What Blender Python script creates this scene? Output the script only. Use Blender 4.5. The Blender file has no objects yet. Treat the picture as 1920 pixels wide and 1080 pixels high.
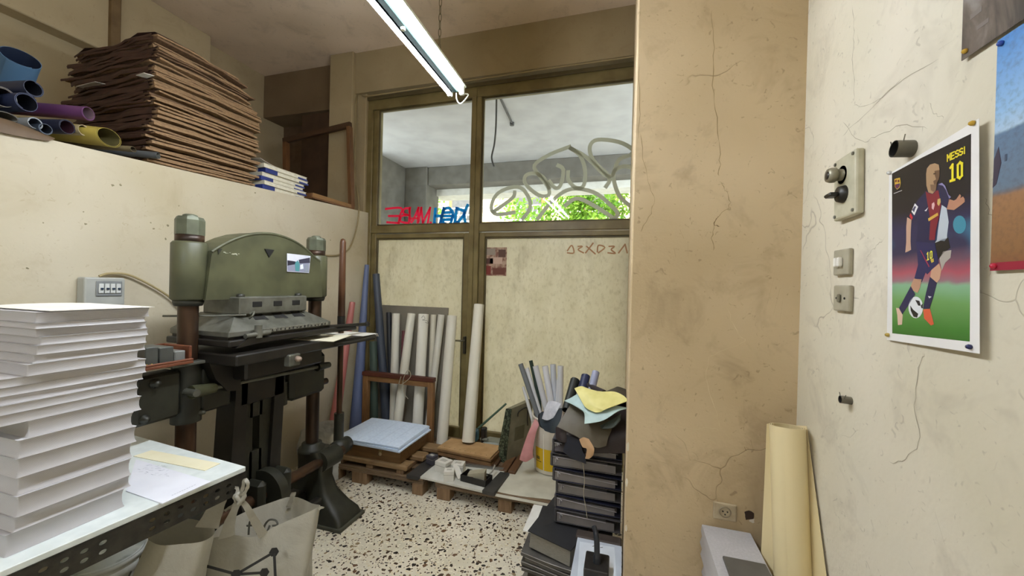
import bpy, bmesh, math, random
from mathutils import Vector, Matrix
rng = random.Random(7)
S = bpy.context.scene
COL = S.collection
PI = math.pi

# ------------------------------------------------------------------ camera
F = 720.0                      # focal length in pixels of a 1920 wide frame
EYE = Vector((0, 0, 1.5))
_y, _p, _r = (math.radians(a) for a in (-16.4, 0.3, 1.43))
CB = Matrix(((1, 0, 0), (0, 0, -1), (0, 1, 0)))
CM = (Matrix.Rotation(_r, 3, 'Z') @ Matrix.Rotation(_p, 3, 'X') @ CB @ Matrix.Rotation(_y, 3, 'Z'))
cam = bpy.data.cameras.new('camera')
camo = bpy.data.objects.new('camera', cam)
COL.objects.link(camo)
cam.sensor_width = 36.0
cam.lens = 36.0 * F / 1920.0
cam.clip_start = 0.02
rows = [Vector(CM[i]) for i in range(3)]
mw = Matrix((rows[0], -rows[1], -rows[2])).transposed().to_4x4()
mw.translation = EYE
camo.matrix_world = mw
S.camera = camo

def at(u, v, x=None, y=None, z=None):
    """point of the room on the plane x=, y= or z= that a sight line meets"""
    d = CM.transposed() @ Vector(((u - 960) / F, (v - 540) / F, 1.0))
    if x is not None: t = (x - EYE.x) / d.x
    elif y is not None: t = (y - EYE.y) / d.y
    else: t = (z - EYE.z) / d.z
    return EYE + d * t

# ------------------------------------------------------------------ world, sun, daylight, exposure
W = bpy.data.worlds.new('sky'); S.world = W
W.use_nodes = True
wn = W.node_tree.nodes; wl = W.node_tree.links
bg = wn['Background']
bg.inputs[0].default_value = (0.80, 0.90, 1.0, 1)
bg.inputs[1].default_value = 4.2
sun = bpy.data.lights.new('sun', 'SUN'); sun.energy = 3.2; sun.angle = 0.01; sun.color = (1, .95, .86)
suno = bpy.data.objects.new('sun', sun); COL.objects.link(suno)
suno.rotation_euler = Vector((0.25, 0.55, -0.8)).to_track_quat('-Z', 'Y').to_euler()
vs = S.view_settings
S.display_settings.display_device = 'sRGB'
vs.view_transform = 'Standard'; vs.look = 'None'; vs.exposure = 1.0; vs.gamma = 1.0
vs.use_curve_mapping = False
TUBE_STRENGTH = 68.0
S.cycles.max_bounces = 7; S.cycles.glossy_bounces = 2; S.cycles.transmission_bounces = 3; S.cycles.transparent_max_bounces = 6

# ------------------------------------------------------------------ materials
def lin(c):
    if isinstance(c, str):
        c = [int(c[i:i + 2], 16) / 255 for i in (0, 2, 4)]
    return tuple((a / 12.92 if a <= .04045 else ((a + .055) / 1.055) ** 2.4) for a in c)

class N:
    def __init__(s, name):
        s.m = bpy.data.materials.new(name); s.m.use_nodes = True
        s.t = s.m.node_tree; s.n = s.t.nodes; s.l = s.t.links
        s.b = s.n['Principled BSDF']; s.o = s.n['Material Output']
    def add(s, typ, **k):
        n = s.n.new(typ)
        for a, b in k.items():
            if a.startswith('i_'):
                key = a[2:].replace('_', ' ')
                n.inputs[int(key) if key.isdigit() else key].default_value = b
            else: setattr(n, a, b)
        return n
    def link(s, a, b): s.l.new(a, b)
    def coord(s, scale=(1, 1, 1), kind='Object'):
        tc = s.add('ShaderNodeTexCoord'); mp = s.add('ShaderNodeMapping')
        mp.inputs['Scale'].default_value = scale
        s.link(tc.outputs[kind], mp.inputs[0]); return mp.outputs[0]
    def noise(s, vec, scale, detail=4, rough=.55, dist=0):
        n = s.add('ShaderNodeTexNoise'); n.inputs['Scale'].default_value = scale
        n.inputs['Detail'].default_value = detail; n.inputs['Roughness'].default_value = rough
        n.inputs['Distortion'].default_value = dist
        s.link(vec, n.inputs['Vector']); return n.outputs['Fac']
    def ramp(s, fac, stops, interp='LINEAR'):
        r = s.add('ShaderNodeValToRGB'); e = r.color_ramp.elements
        r.color_ramp.interpolation = interp
        while len(e) < len(stops): e.new(.5)
        for i, (p, c) in enumerate(stops):
            e[i].position = p
            e[i].color = (*lin(c), 1) if isinstance(c, str) else (c, c, c, 1)
        s.link(fac, r.inputs[0]); return r.outputs[0]
    def mix(s, fac, a, b, mode='MIX'):
        m = s.add('ShaderNodeMix', data_type='RGBA', blend_type=mode)
        for sock, v in ((m.inputs[0], fac), (m.inputs[6], a), (m.inputs[7], b)):
            if hasattr(v, 'is_linked') or isinstance(v, bpy.types.NodeSocket): s.link(v, sock)
            elif isinstance(v, str): sock.default_value = (*lin(v), 1)
            else: sock.default_value = v
        return m.outputs[2]
    def bump(s, h, strength=.3, dist=.01):
        b = s.add('ShaderNodeBump'); b.inputs['Strength'].default_value = strength
        b.inputs['Distance'].default_value = dist
        s.link(h, b.inputs['Height']); s.link(b.outputs[0], s.b.inputs['Normal'])

MATS = {}
def mat(name, c1, c2=None, rough=.6, scale=9, lo=.35, hi=.65, bump=0, bscale=None, metal=0, stretch=(1, 1, 1), spec=.5, bdist=.006):
    if name in MATS: return MATS[name]
    a = N(name); v = a.coord(stretch); c2 = c2 or c1
    a.link(a.ramp(a.noise(v, scale, 2.5), [(lo, c1), (hi, c2)]), a.b.inputs['Base Color'])
    a.b.inputs['Roughness'].default_value = rough; a.b.inputs['Metallic'].default_value = metal
    a.b.inputs['Specular IOR Level'].default_value = spec
    if bump >= .15: a.bump(a.noise(v, bscale or scale * 4, 2), bump, bdist)
    MATS[name] = a.m
    return a.m

def plaster(name, base, warm, stain, stain_amt=.35, rough=.75, crack=True, bstr=.35):
    a = N(name); v = a.coord()
    f1 = a.noise(v, 1.3, 2, .6)
    c = a.mix(a.ramp(f1, [(.35, 0.0), (.68, 1.0)]), base, warm)
    f2 = a.noise(v, 4.5, 4, .72, .6)
    c = a.mix(a.ramp(f2, [(.52, 0.0), (.75, stain_amt)]), c, stain)
    f3 = a.noise(v, 34, 1.5, .6, 1.5)
    c = a.mix(a.ramp(f3, [(.66, 0.0), (.74, stain_amt)]), c, stain)
    h = a.noise(v, 14, 3.5, .7)
    if crack:
        w = a.add('ShaderNodeTexVoronoi', feature='DISTANCE_TO_EDGE'); w.inputs['Scale'].default_value = 2.1
        nz = a.add('ShaderNodeTexNoise'); nz.inputs['Scale'].default_value = 5; nz.inputs['Detail'].default_value = 2.5
        a.link(v, nz.inputs['Vector'])
        add = a.add('ShaderNodeMix', data_type='RGBA', blend_type='LINEAR_LIGHT'); add.inputs[0].default_value = .16
        a.link(v, add.inputs[6]); a.link(nz.outputs['Color'], add.inputs[7])
        a.link(add.outputs[2], w.inputs['Vector'])
        ck = a.ramp(w.outputs['Distance'], [(.0, 1.0), (.006, 0.0)])
        mask = a.ramp(a.noise(v, 1.9, 2), [(.56, 0.0), (.62, 1.0)])
        mm = a.add('ShaderNodeMath', operation='MULTIPLY'); a.link(ck, mm.inputs[0]); a.link(mask, mm.inputs[1])
        m2 = a.add('ShaderNodeMath', operation='MULTIPLY'); a.link(mm.outputs[0], m2.inputs[0]); m2.inputs[1].default_value = .55
        c = a.mix(m2.outputs[0], c, stain)
        sb = a.add('ShaderNodeMath', operation='SUBTRACT'); a.link(h, sb.inputs[0]); a.link(mm.outputs[0], sb.inputs[1])
        h = sb.outputs[0]
    a.link(c, a.b.inputs['Base Color']); a.b.inputs['Roughness'].default_value = rough
    a.b.inputs['Specular IOR Level'].default_value = .25
    a.bump(h, bstr, .012)
    MATS[name] = a.m
    return a.m

def wood(name, c1, c2, along='x', scale=14, rough=.6):
    if name in MATS: return MATS[name]
    a = N(name)
    st = {'x': (.12, 1, 1), 'y': (1, .12, 1), 'z': (1, 1, .12)}[along]
    v = a.coord(st)
    f = a.noise(v, scale * 3, 6, .6, 1.2)
    a.link(a.ramp(f, [(.3, c1), (.7, c2)]), a.b.inputs['Base Color'])
    a.b.inputs['Roughness'].default_value = rough
    a.bump(f, .25, .004); MATS[name] = a.m
    return a.m

# ------------------------------------------------------------------ mesh builder
class MB:
    def __init__(s): s.v = []; s.f = []; s.sm = []
    def raw(s, vs, fs, smooth=False, X=None):
        o = len(s.v)
        for p in vs:
            p = Vector(p)
            s.v.append(X @ p if X else p)
        for f in fs:
            s.f.append([o + i for i in f]); s.sm.append(smooth)
        return s
    def box(s, x0, x1, y0, y1, z0, z1, bev=0, X=None, seg=1):
        if bev <= 0:
            return s.raw([(x, y, z) for z in (z0, z1) for y in (y0, y1) for x in (x0, x1)],
                  [(0, 2, 3, 1), (4, 5, 7, 6), (0, 1, 5, 4), (2, 6, 7, 3), (0, 4, 6, 2), (1, 3, 7, 5)], False, X)
        bm = bmesh.new(); bmesh.ops.create_cube(bm, size=1)
        for vv in bm.verts:
            vv.co = ((x0 + x1) / 2 + vv.co.x * (x1 - x0), (y0 + y1) / 2 + vv.co.y * (y1 - y0), (z0 + z1) / 2 + vv.co.z * (z1 - z0))
        bmesh.ops.bevel(bm, geom=bm.edges[:], offset=bev, segments=seg, affect='EDGES', profile=.5)
        bm.verts.index_update()
        s.raw([v.co.copy() for v in bm.verts], [[v.index for v in f.verts] for f in bm.faces], False, X)
        bm.free(); return s
    def cyl(s, p0, p1, r0, r1=None, n=16, caps=True, X=None):
        p0 = Vector(p0); p1 = Vector(p1); r1 = r0 if r1 is None else r1
        d = (p1 - p0).normalized()
        a = d.orthogonal().normalized(); b = d.cross(a)
        vs = []
        for p, r in ((p0, r0), (p1, r1)):
            for i in range(n):
                t = 2 * PI * i / n
                vs.append(p + (a * math.cos(t) + b * math.sin(t)) * r)
        s.raw(vs, [(i, (i + 1) % n, n + (i + 1) % n, n + i) for i in range(n)], n > 8, X)
        if caps:
            s.raw(vs[:n], [list(range(n))[::-1]], False, X); s.raw(vs[n:], [list(range(n))], False, X)
        return s
    def tube(s, pts, r, n=8, caps=True, closed=False):
        pts = [Vector(p) for p in pts]; m = len(pts)
        rr = r if isinstance(r, (list, tuple)) else [r] * m
        ref = None; vs = []
        for i, p in enumerate(pts):
            if closed: d = pts[(i + 1) % m] - pts[i - 1]
            else: d = pts[min(i + 1, m - 1)] - pts[max(i - 1, 0)]
            d.normalize()
            if ref is None: ref = d.orthogonal().normalized()
            ref = (ref - d * ref.dot(d))
            if ref.length < 1e-5: ref = d.orthogonal()
            ref.normalize(); b = d.cross(ref)
            for k in range(n):
                t = 2 * PI * k / n
                vs.append(p + (ref * math.cos(t) + b * math.sin(t)) * rr[i])
        fs = []
        for i in range(m if closed else m - 1):
            j = (i + 1) % m
            for k in range(n):
                fs.append((i * n + k, i * n + (k + 1) % n, j * n + (k + 1) % n, j * n + k))
        s.raw(vs, fs, True)
        if caps and not closed:
            s.raw(vs[:n], [list(range(n))[::-1]]); s.raw(vs[-n:], [list(range(n))])
        return s
    def lathe(s, prof, c, n=24, axis='z', smooth=True):
        c = Vector(c); vs = []
        for r, h in prof:
            for k in range(n):
                t = 2 * PI * k / n
                a, b = r * math.cos(t), r * math.sin(t)
                vs.append(c + (Vector((a, b, h)) if axis == 'z' else Vector((a, h, b)) if axis == 'y' else Vector((h, a, b))))
        fs = []
        flip = axis == 'y'
        for i in range(len(prof) - 1):
            for k in range(n):
                q = (i * n + k, i * n + (k + 1) % n, (i + 1) * n + (k + 1) % n, (i + 1) * n + k)
                fs.append(q[::-1] if flip else q)
        s.raw(vs, fs, smooth)
        return s
    def prism(s, poly, off):
        """planar polygon (3D points) swept by vector off"""
        poly = [Vector(p) for p in poly]; off = Vector(off); n = len(poly)
        vs = poly + [p + off for p in poly]
        s.raw(vs, [list(range(n))[::-1], list(range(n, 2 * n))] + [(i, (i + 1) % n, n + (i + 1) % n, n + i) for i in range(n)])
        return s
    def sheet(s, fn, nu, nv, th=0.0, smooth=True):
        """surface fn(a,b), a,b in 0..1, with thickness"""
        P = [[Vector(fn(i / nu, j / nv)) for j in range(nv + 1)] for i in range(nu + 1)]
        idx = lambda i, j: i * (nv + 1) + j
        top = [P[i][j] for i in range(nu + 1) for j in range(nv + 1)]
        fs = [(idx(i, j), idx(i + 1, j), idx(i + 1, j + 1), idx(i, j + 1)) for i in range(nu) for j in range(nv)]
        if th <= 0: return s.raw(top, fs, smooth)
        bot = []
        for i in range(nu + 1):
            for j in range(nv + 1):
                du = P[min(i + 1, nu)][j] - P[max(i - 1, 0)][j]
                dv = P[i][min(j + 1, nv)] - P[i][max(j - 1, 0)]
                n = du.cross(dv)
                n = n.normalized() if n.length > 1e-12 else Vector((0, 0, 1))
                bot.append(P[i][j] - n * th)
        o = len(top)
        s.raw(top + bot, fs + [tuple(o + k for k in f[::-1]) for f in fs], smooth)
        rim = [idx(i, 0) for i in range(nu + 1)] + [idx(nu, j) for j in range(1, nv + 1)] + \
              [idx(i, nv) for i in range(nu - 1, -1, -1)] + [idx(0, j) for j in range(nv - 1, 0, -1)]
        allv = top + bot; m = len(rim)
        s.raw([allv[k] for k in rim] + [allv[o + k] for k in rim], [((i + 1) % m, i, m + i, m + (i + 1) % m) for i in range(m)])
        return s
    def build(s, name, material, parent=None, origin=None, shade=None):
        """one mesh object; coordinates are given in room space"""
        me = bpy.data.meshes.new(name)
        if parent is not None: o0 = parent['_o']; o0 = Vector(o0)
        elif origin is not None: o0 = Vector(origin)
        else:
            xs = [p.x for p in s.v]; ys = [p.y for p in s.v]; zs = [p.z for p in s.v]
            o0 = Vector(((min(xs) + max(xs)) / 2, (min(ys) + max(ys)) / 2, min(zs)))
        me.from_pydata([tuple(p - o0) for p in s.v], [], s.f)
        me.polygons.foreach_set('use_smooth', s.sm)
        me.update()
        if material: me.materials.append(material)
        o = bpy.data.objects.new(name, me); COL.objects.link(o)
        o['_o'] = tuple(o0)
        if parent is not None: o.parent = parent
        else: o.location = o0
        return o

def tag(o, label, cat, group=None, kind=None):
    if label: o['label'] = label
    if cat: o['category'] = cat
    if group: o['group'] = group
    if kind: o['kind'] = kind
    return o
def thing(name, label, cat, loc, group=None):
    o = bpy.data.objects.new(name, None); COL.objects.link(o)
    o.location = loc; o['_o'] = tuple(loc); o.empty_display_size = .1
    return tag(o, label, cat, group)
def struct(name, mb, m, label=None):
    o = mb.build(name, m); o['kind'] = 'structure'
    if label: o['label'] = label
    return o
def structe(name, loc, label=None):
    o = bpy.data.objects.new(name, None); COL.objects.link(o); o.location = loc; o['_o'] = tuple(loc); o['kind'] = 'structure'
    if label: o['label'] = label
    return o
def dup(o, name=None, off=(0, 0, 0)):
    c = o.copy(); COL.objects.link(c); c.location = o.location + Vector(off); return c
def smooth_path(pts, k=6):
    pts = [Vector(p) for p in pts]; out = []
    for i in range(len(pts) - 1):
        p0 = pts[max(i - 1, 0)]; p1 = pts[i]; p2 = pts[i + 1]; p3 = pts[min(i + 2, len(pts) - 1)]
        for j in range(k):
            t = j / k
            out.append(.5 * ((2 * p1) + (p2 - p0) * t + (2 * p0 - 5 * p1 + 4 * p2 - p3) * t * t + (3 * p1 - p0 - 3 * p2 + p3) * t ** 3))
    out.append(pts[-1]); return out
def patch(cp):
    """smooth surface through a rectangular net of control points"""
    n = len(cp)
    def cr(p, t):
        m = len(p) - 1; x = min(max(t, 0), 1) * m; i = min(int(x), m - 1); t = x - i
        p0 = p[max(i - 1, 0)]; p1 = p[i]; p2 = p[i + 1]; p3 = p[min(i + 2, m)]
        return .5 * ((2 * p1) + (p2 - p0) * t + (2 * p0 - 5 * p1 + 4 * p2 - p3) * t * t + (3 * p1 - p0 - 3 * p2 + p3) * t ** 3)
    net = [[Vector(p) for p in r] for r in cp]
    return lambda a, b: cr([cr(r, b) for r in net], a)

# ================================================================== THE SETTING
XL, XR, YB, YP, ZC = -2.5, 0.628, 3.35, 1.68, 3.79
YR = -3.7
M_wl = plaster('plaster_left', 'c9c0aa', 'bbb095', '8f7a52', .22, crack=False, bstr=.18)
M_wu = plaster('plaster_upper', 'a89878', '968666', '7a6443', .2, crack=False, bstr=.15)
M_wr = plaster('plaster_right', 'dcd5c4', 'cec6b0', '8d8273', .34)
M_wp = plaster('plaster_pillar', 'd0bb9a', 'bba683', '6a563c', .34)
M_ce = plaster('plaster_ceiling', 'e6d3bd', 'd6c3ab', '6f5f4a', .25, crack=False, bstr=.1)
M_ra = plaster('plaster_rear', 'd8cba8', 'cabb95', '8f7a52', .2, crack=False)

# terrazzo
a = N('terrazzo'); v = a.coord()
nz = a.add('ShaderNodeTexNoise'); nz.inputs['Scale'].default_value = 22; nz.inputs['Detail'].default_value = 3
a.link(v, nz.inputs['Vector'])
ad = a.add('ShaderNodeMix', data_type='RGBA', blend_type='LINEAR_LIGHT'); ad.inputs[0].default_value = .022
a.link(v, ad.inputs[6]); a.link(nz.outputs['Color'], ad.inputs[7])
col = a.mix(a.ramp(a.noise(v, 3, 4), [(.35, 0.0), (.7, 1.0)]), 'e2dac6', 'cfc6ae')
for sc, th, pal in ((75, .8, 0), (34, .42, 1)):
    w = a.add('ShaderNodeTexVoronoi'); w.inputs['Scale'].default_value = sc
    a.link(ad.outputs[2], w.inputs['Vector'])
    sep = a.add('ShaderNodeSeparateColor'); a.link(w.outputs['Color'], sep.inputs[0])
    if pal: cc = a.ramp(sep.outputs[1], [(0, '2b221b'), (.3, '4a3a2c'), (.52, '6d5138'), (.7, '8f7a58'), (.85, '1d1916')], 'CONSTANT')
    else: cc = a.ramp(sep.outputs[1], [(0, 'e7dfc8'), (.35, '8f7d60'), (.5, '3a2e24'), (.66, 'd9cba6'), (.86, '5b4632')], 'CONSTANT')
    lt = a.add('ShaderNodeMath', operation='LESS_THAN'); a.link(w.outputs['Distance'], lt.inputs[0]); lt.inputs[1].default_value = .38 / sc * sc
    l2 = a.add('ShaderNodeMath', operation='LESS_THAN'); a.link(sep.outputs[0], l2.inputs[0]); l2.inputs[1].default_value = th
    mu = a.add('ShaderNodeMath', operation='MULTIPLY'); a.link(lt.outputs[0], mu.inputs[0]); a.link(l2.outputs[0], mu.inputs[1])
    col = a.mix(mu.outputs[0], col, cc)
a.link(col, a.b.inputs['Base Color']); a.b.inputs['Roughness'].default_value = .38
M_fl = a.m

struct('floor', MB().box(-2.5, XR, YR, YB + .1, -.12, 0), M_fl)
struct('ceiling', MB().box(-4.1, XR + .15, YR - .1, YB + .3, ZC, ZC + .12), M_ce)
# half wall that carries the storage ledge (its top rises gently towards the window)
def ledge(y): return 2.10 + (y - .9) * .042
mb = MB(); ys = [YR, .9, 2.0, 3.06, YB + .1]
prof = [(-4.0, y, max(2.08, ledge(y))) for y in ys]
mb.raw([(x, y, z) for (_, y, z) in prof for x in (-4.0, XL)] + [(x, y, 0) for (_, y, z) in prof for x in (-4.0, XL)],
       [(2*i, 2*i+1, 2*i+3, 2*i+2) for i in range(4)] + [(2*i+1, 10+2*i+1, 10+2*i+3, 2*i+3) for i in range(4)] +
       [(0, 10, 11, 1), (8, 9, 19, 18)] + [(2*i, 2*i+2, 10+2*i+2, 10+2*i) for i in range(4)])
struct('wall_left', mb, M_wl)
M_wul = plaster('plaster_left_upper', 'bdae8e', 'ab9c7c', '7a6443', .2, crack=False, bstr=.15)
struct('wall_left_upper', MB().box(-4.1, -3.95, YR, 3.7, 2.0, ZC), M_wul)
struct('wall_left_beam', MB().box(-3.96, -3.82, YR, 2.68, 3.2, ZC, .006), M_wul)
struct('trim_1', MB().box(-3.83, -3.78, 1.93, 1.99, 2.1, ZC - .01, .008), mat('batten', '7a6443', '6b5639', .7), 'brown vertical batten on the upper left wall')
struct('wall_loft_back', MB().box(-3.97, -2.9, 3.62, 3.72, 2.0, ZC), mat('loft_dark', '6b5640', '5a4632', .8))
struct('wall_loft_beam', MB().box(-3.96, -2.9, 3.35, 3.63, 3.32, ZC, .004), plaster('plaster_loft_shaded', '7d6a52', '6b5943', '4a3c2c', .2, crack=False, bstr=.15))  # beam plaster coloured darker to stand in for the shade in the loft
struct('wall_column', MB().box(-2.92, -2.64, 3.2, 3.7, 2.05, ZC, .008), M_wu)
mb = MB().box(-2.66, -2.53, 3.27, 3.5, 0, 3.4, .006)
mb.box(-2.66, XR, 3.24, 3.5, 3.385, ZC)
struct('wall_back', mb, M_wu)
struct('wall_pillar', MB().box(.022, XR + .02, YP, YB + .15, 0, ZC, .006), M_wp)
struct('wall_right', MB().box(XR, XR + .15, YR, YP + .3, 0, ZC), M_wr)
mb = MB().box(-4.1, XR + .1, YR - .12, YR, 0, ZC)
struct('wall_rear', mb, M_ra)

# hairline cracks and scuffs in the plaster, each a thin ragged ribbon on its wall
def crack(parent, pix, w, axis, val, m, seed):
    r = random.Random(seed); mb = MB()
    pts = [at(u, v, **{axis: val}) for u, v in pix]; pts = smooth_path(pts, 5) if len(pts) > 2 else pts
    L, R = [], []
    for i, p in enumerate(pts):
        d = pts[min(i + 1, len(pts) - 1)] - pts[max(i - 1, 0)]
        n = Vector((-d.z, 0, d.x)) if axis == 'y' else Vector((0, -d.z, d.y)); n = n.normalized()
        j = n * r.uniform(-.004, .004); ww = w * .7 * r.uniform(.25, 1) * (1 if 0 < i < len(pts) - 1 else .2)
        L.append(p + j + n * ww / 2); R.append(p + j - n * ww / 2)
    k = len(pts); mb.raw(L + R, [(i, i + 1, k + i + 1, k + i) for i in range(k - 1)])
    mb.build('crack', m, parent)
O_ = lambda n_: bpy.data.objects[n_]
M_ck = mat('crack_dark', '94825f', '857450', .9); M_ck2 = mat('crack_right', 'aaa28e', '9a917e', .9); M_ckl = mat('crack_light', 'd2c09e', 'c4b18c', .9); M_scf = mat('scuff', '8a7556', '755f42', .9)
for i, (pix, w) in enumerate((([(1333, 20), (1338, 90), (1336, 160), (1345, 235), (1350, 300), (1347, 330)], .004), ([(1350, 340), (1362, 360), (1368, 385), (1345, 410), (1335, 440), (1338, 470)], .004), ([(1375, 545), (1365, 575), (1372, 600), (1388, 630), (1395, 640), (1360, 655), (1330, 668)], .005),
                         ([(1330, 668), (1325, 720), (1342, 770), (1348, 800)], .005), ([(1230, 795), (1290, 803), (1335, 803), (1348, 808)], .005), ([(1200, 250), (1212, 330), (1226, 370), (1220, 400), (1200, 435)], .003), ([(1198, 120), (1200, 200), (1196, 260)], .003))):
    crack(O_('wall_pillar'), pix, w, 'y', YP - .0006, M_ckl if i in (2, 3, 4) else M_ck, i)
for i, (pix, w) in enumerate((([(1262, 465), (1266, 482)], .004), ([(1276, 430), (1282, 448)], .004), ([(1288, 455), (1292, 480)], .003), ([(1345, 405), (1340, 420), (1350, 425)], .008), ([(1395, 838), (1400, 845)], .01), ([(1408, 825), (1410, 842)], .006), ([(1450, 520), (1440, 570)], .003), ([(1462, 540), (1448, 590)], .003), ([(1470, 560), (1462, 600)], .003), ([(1225, 410), (1260, 418)], .003), ([(1240, 600), (1244, 614)], .004), ([(1300, 900), (1312, 930)], .004), ([(1210, 860), (1250, 868)], .003))):
    crack(O_('wall_pillar'), pix, w, 'y', YP - .0008, M_scf, 20 + i)
for i, (pix, w) in enumerate((([(1598, 10), (1601, 60), (1599, 110), (1602, 160), (1601, 190)], .0035), ([(1580, 230), (1612, 262), (1640, 258), (1690, 235), (1740, 238)], .003), ([(1745, 190), (1755, 215), (1770, 222)], .003), ([(1655, 452), (1640, 465), (1628, 478), (1625, 487)], .003), ([(1850, 370), (1856, 400), (1870, 425)], .003), ([(1880, 480), (1862, 500), (1855, 520)], .002),
                         ([(1735, 665), (1722, 690), (1715, 760), (1722, 830), (1690, 862), (1668, 868)], .0035), ([(1600, 200), (1640, 190), (1680, 160), (1760, 110)], .003), ([(1580, 255), (1620, 215), (1690, 150)], .003), ([(1760, 95), (1790, 70)], .003), ([(1752, 960), (1770, 1020)], .003), ([(1840, 770), (1870, 790)], .003))):
    crack(O_('wall_right'), pix, w, 'x', XR - .0006, M_ck2, 50 + i)
r_ = random.Random(77); M_sp = mat('wall_speck', '8d8468', '7a7158', .9)
for i in range(26):                                       # dark flecks on the left wall
    u, v = r_.uniform(20, 660), r_.uniform(330, 520)
    if v < 270 + u * .19: continue
    p = at(u, v, x=XL); s_ = r_.uniform(.003, .008)
    MB().prism([(XL + .0008, p.y + s_ * r_.uniform(.5, 1.2) * math.cos(t), p.z + s_ * r_.uniform(.4, 1.1) * math.sin(t)) for t in [2 * PI * k / 7 for k in range(7)]], (-.0007, 0, 0)).build('fleck', M_sp, O_('wall_left'))

# ---- steel and glass front: two windows over a door leaf and a fixed leaf
M_fr = mat('olive_frame', '7d7048', '6a5c38', .45, 6, bump=.12, bscale=60)
M_frd = mat('olive_frame_bead', '5d5233', '4d4329', .5, 6)
a = N('window_glass'); tr = a.add('ShaderNodeBsdfTransparent'); tr.inputs[0].default_value = (.93, .95, .94, 1)
gl = a.add('ShaderNodeBsdfGlossy'); gl.inputs['Roughness'].default_value = .01
fz = a.add('ShaderNodeFresnel'); fz.inputs[0].default_value = 1.3
mx = a.add('ShaderNodeMixShader'); a.link(fz.outputs[0], mx.inputs[0]); a.link(tr.outputs[0], mx.inputs[1]); a.link(gl.outputs[0], mx.inputs[2])
a.link(mx.outputs[0], a.o.inputs[0]); M_gl = a.m
a = N('whitewashed_glass'); v = a.coord((1, 1, .55))
f = a.noise(v, 5, 8, .7, .4); f2 = a.noise(v, 40, 5, .7)
c = a.mix(a.ramp(f, [(.3, 0.0), (.7, 1.0)]), 'd6d1bc', 'e8e4d4')
c = a.mix(a.ramp(f2, [(.5, 0.0), (.75, .5)]), c, 'a59c7c')
c = a.mix(a.ramp(a.noise(v, 2.2, 6, .7), [(.55, 0.0), (.75, .55)]), c, '98907a')
df = a.add('ShaderNodeBsdfDiffuse'); tl = a.add('ShaderNodeBsdfTranslucent'); mx = a.add('ShaderNodeMixShader'); mx.inputs[0].default_value = .62
a.link(c, df.inputs[0]); a.link(c, tl.inputs[0]); a.link(df.outputs[0], mx.inputs[1]); a.link(tl.outputs[0], mx.inputs[2])
g2 = a.add('ShaderNodeBsdfGlossy'); g2.inputs['Roughness'].default_value = .35
m3 = a.add('ShaderNodeMixShader'); m3.inputs[0].default_value = .05
a.link(mx.outputs[0], m3.inputs[1]); a.link(g2.outputs[0], m3.inputs[2]); a.link(m3.outputs[0], a.o.inputs[0]); M_wg = a.m

ZH, ZT = 3.235, 2.07           # glass top / glass bottom of the windows
def frame_box(p, name, x0, x1, z0, z1, y0=3.305, y1=3.395, m=None): return MB().box(x0, x1, y0, y1, z0, z1, .004).build(name, m or M_fr, p)
def make_window(name, x0, x1, label):
    w = structe(name, ((x0 + x1) / 2, YB, ZT - .06), label)
    MB().box(x0, x1, YB - .003, YB + .003, ZT - .01, ZH + .01).build('pane', M_gl, w)
    b = .014
    for nm, q in (('bead', (x0, x1, ZH - b, ZH)), ('bead', (x0, x1, ZT, ZT + b)), ('bead', (x0, x0 + b, ZT + b, ZH - b)), ('bead', (x1 - b, x1, ZT + b, ZH - b))):
        frame_box(w, nm, *q, 3.325, 3.345, M_frd)
    return w
w1 = make_window('window_1', -2.415, -1.40, 'left transom window of the steel front')
w2 = make_window('window_2', -1.305, .10, 'right transom window of the steel front')
frame_box(w1, 'head_bar', -2.535, -1.353, ZH, 3.36); frame_box(w1, 'side_bar', -2.535, -2.47, 0.0, ZH, 3.30)
frame_box(w1, 'inner_side_bar', -2.47, -2.415, ZT - .12, ZH, 3.32); frame_box(w1, 'sill_bar', -2.47, -1.353, 1.995, ZT)
frame_box(w2, 'mullion', -1.40, -1.353, 0.0, ZH, 3.295); frame_box(w2, 'mullion', -1.352, -1.305, 0.0, ZH, 3.30)
frame_box(w2, 'head_bar', -1.353, .1, ZH, 3.36); frame_box(w2, 'sill_bar', -1.305, .1, 1.995, ZT)
MB().box(-2.53, .1, 3.285, 3.30, 3.325, 3.36, .003).build('head_moulding', M_frd, w1)

def make_leaf(name, x0, x1, label):
    d = structe(name, ((x0 + x1) / 2, YB, 0), label)
    s = .055
    for nm, q in (('stile', (x0, x0 + s, .03, 1.985)), ('stile', (x1 - s, x1, .03, 1.985)), ('top_rail', (x0 + s, x1 - s, 1.945, 1.985)), ('bottom_rail', (x0 + s, x1 - s, .03, .16))):
        frame_box(d, nm, *q, 3.315, 3.38)
    MB().box(x0 + s - .01, x1 - s + .01, 3.343, 3.353, .15, 1.955).build('panel', M_wg, d)
    for q in ((x0 + s, x1 - s, 1.93, 1.945), (x0 + s, x0 + s + .014, .17, 1.93), (x1 - s - .014, x1 - s, .17, 1.93)):
        frame_box(d, 'bead', *q, 3.325, 3.345, M_frd)
    return d
d1 = make_leaf('door_1', -2.468, -1.402, 'left leaf of the steel front with whitewashed panel')
d2 = make_leaf('door_2', -1.303, .12, 'right leaf of the steel front with whitewashed panel')
for z in (1.78, .4): MB().cyl((-2.475, 3.30, z), (-2.475, 3.30, z + .1), .013, n=12).build('hinge', M_fr, d1)
mbh = MB().box(-1.43, -1.405, 3.285, 3.315, .86, 1.02, .004)
mbh.build('lock_plate', mat('lock_dark', '2b261c', '3b3527', .5), d1)
MB().tube(smooth_path([(-1.418, 3.30, .985), (-1.418, 3.26, .985), (-1.45, 3.25, .985), (-1.52, 3.25, .985)]), .008).build('handle', mat('handle_metal', '8d8878', '6d6858', .4, metal=.8), d1)
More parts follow.
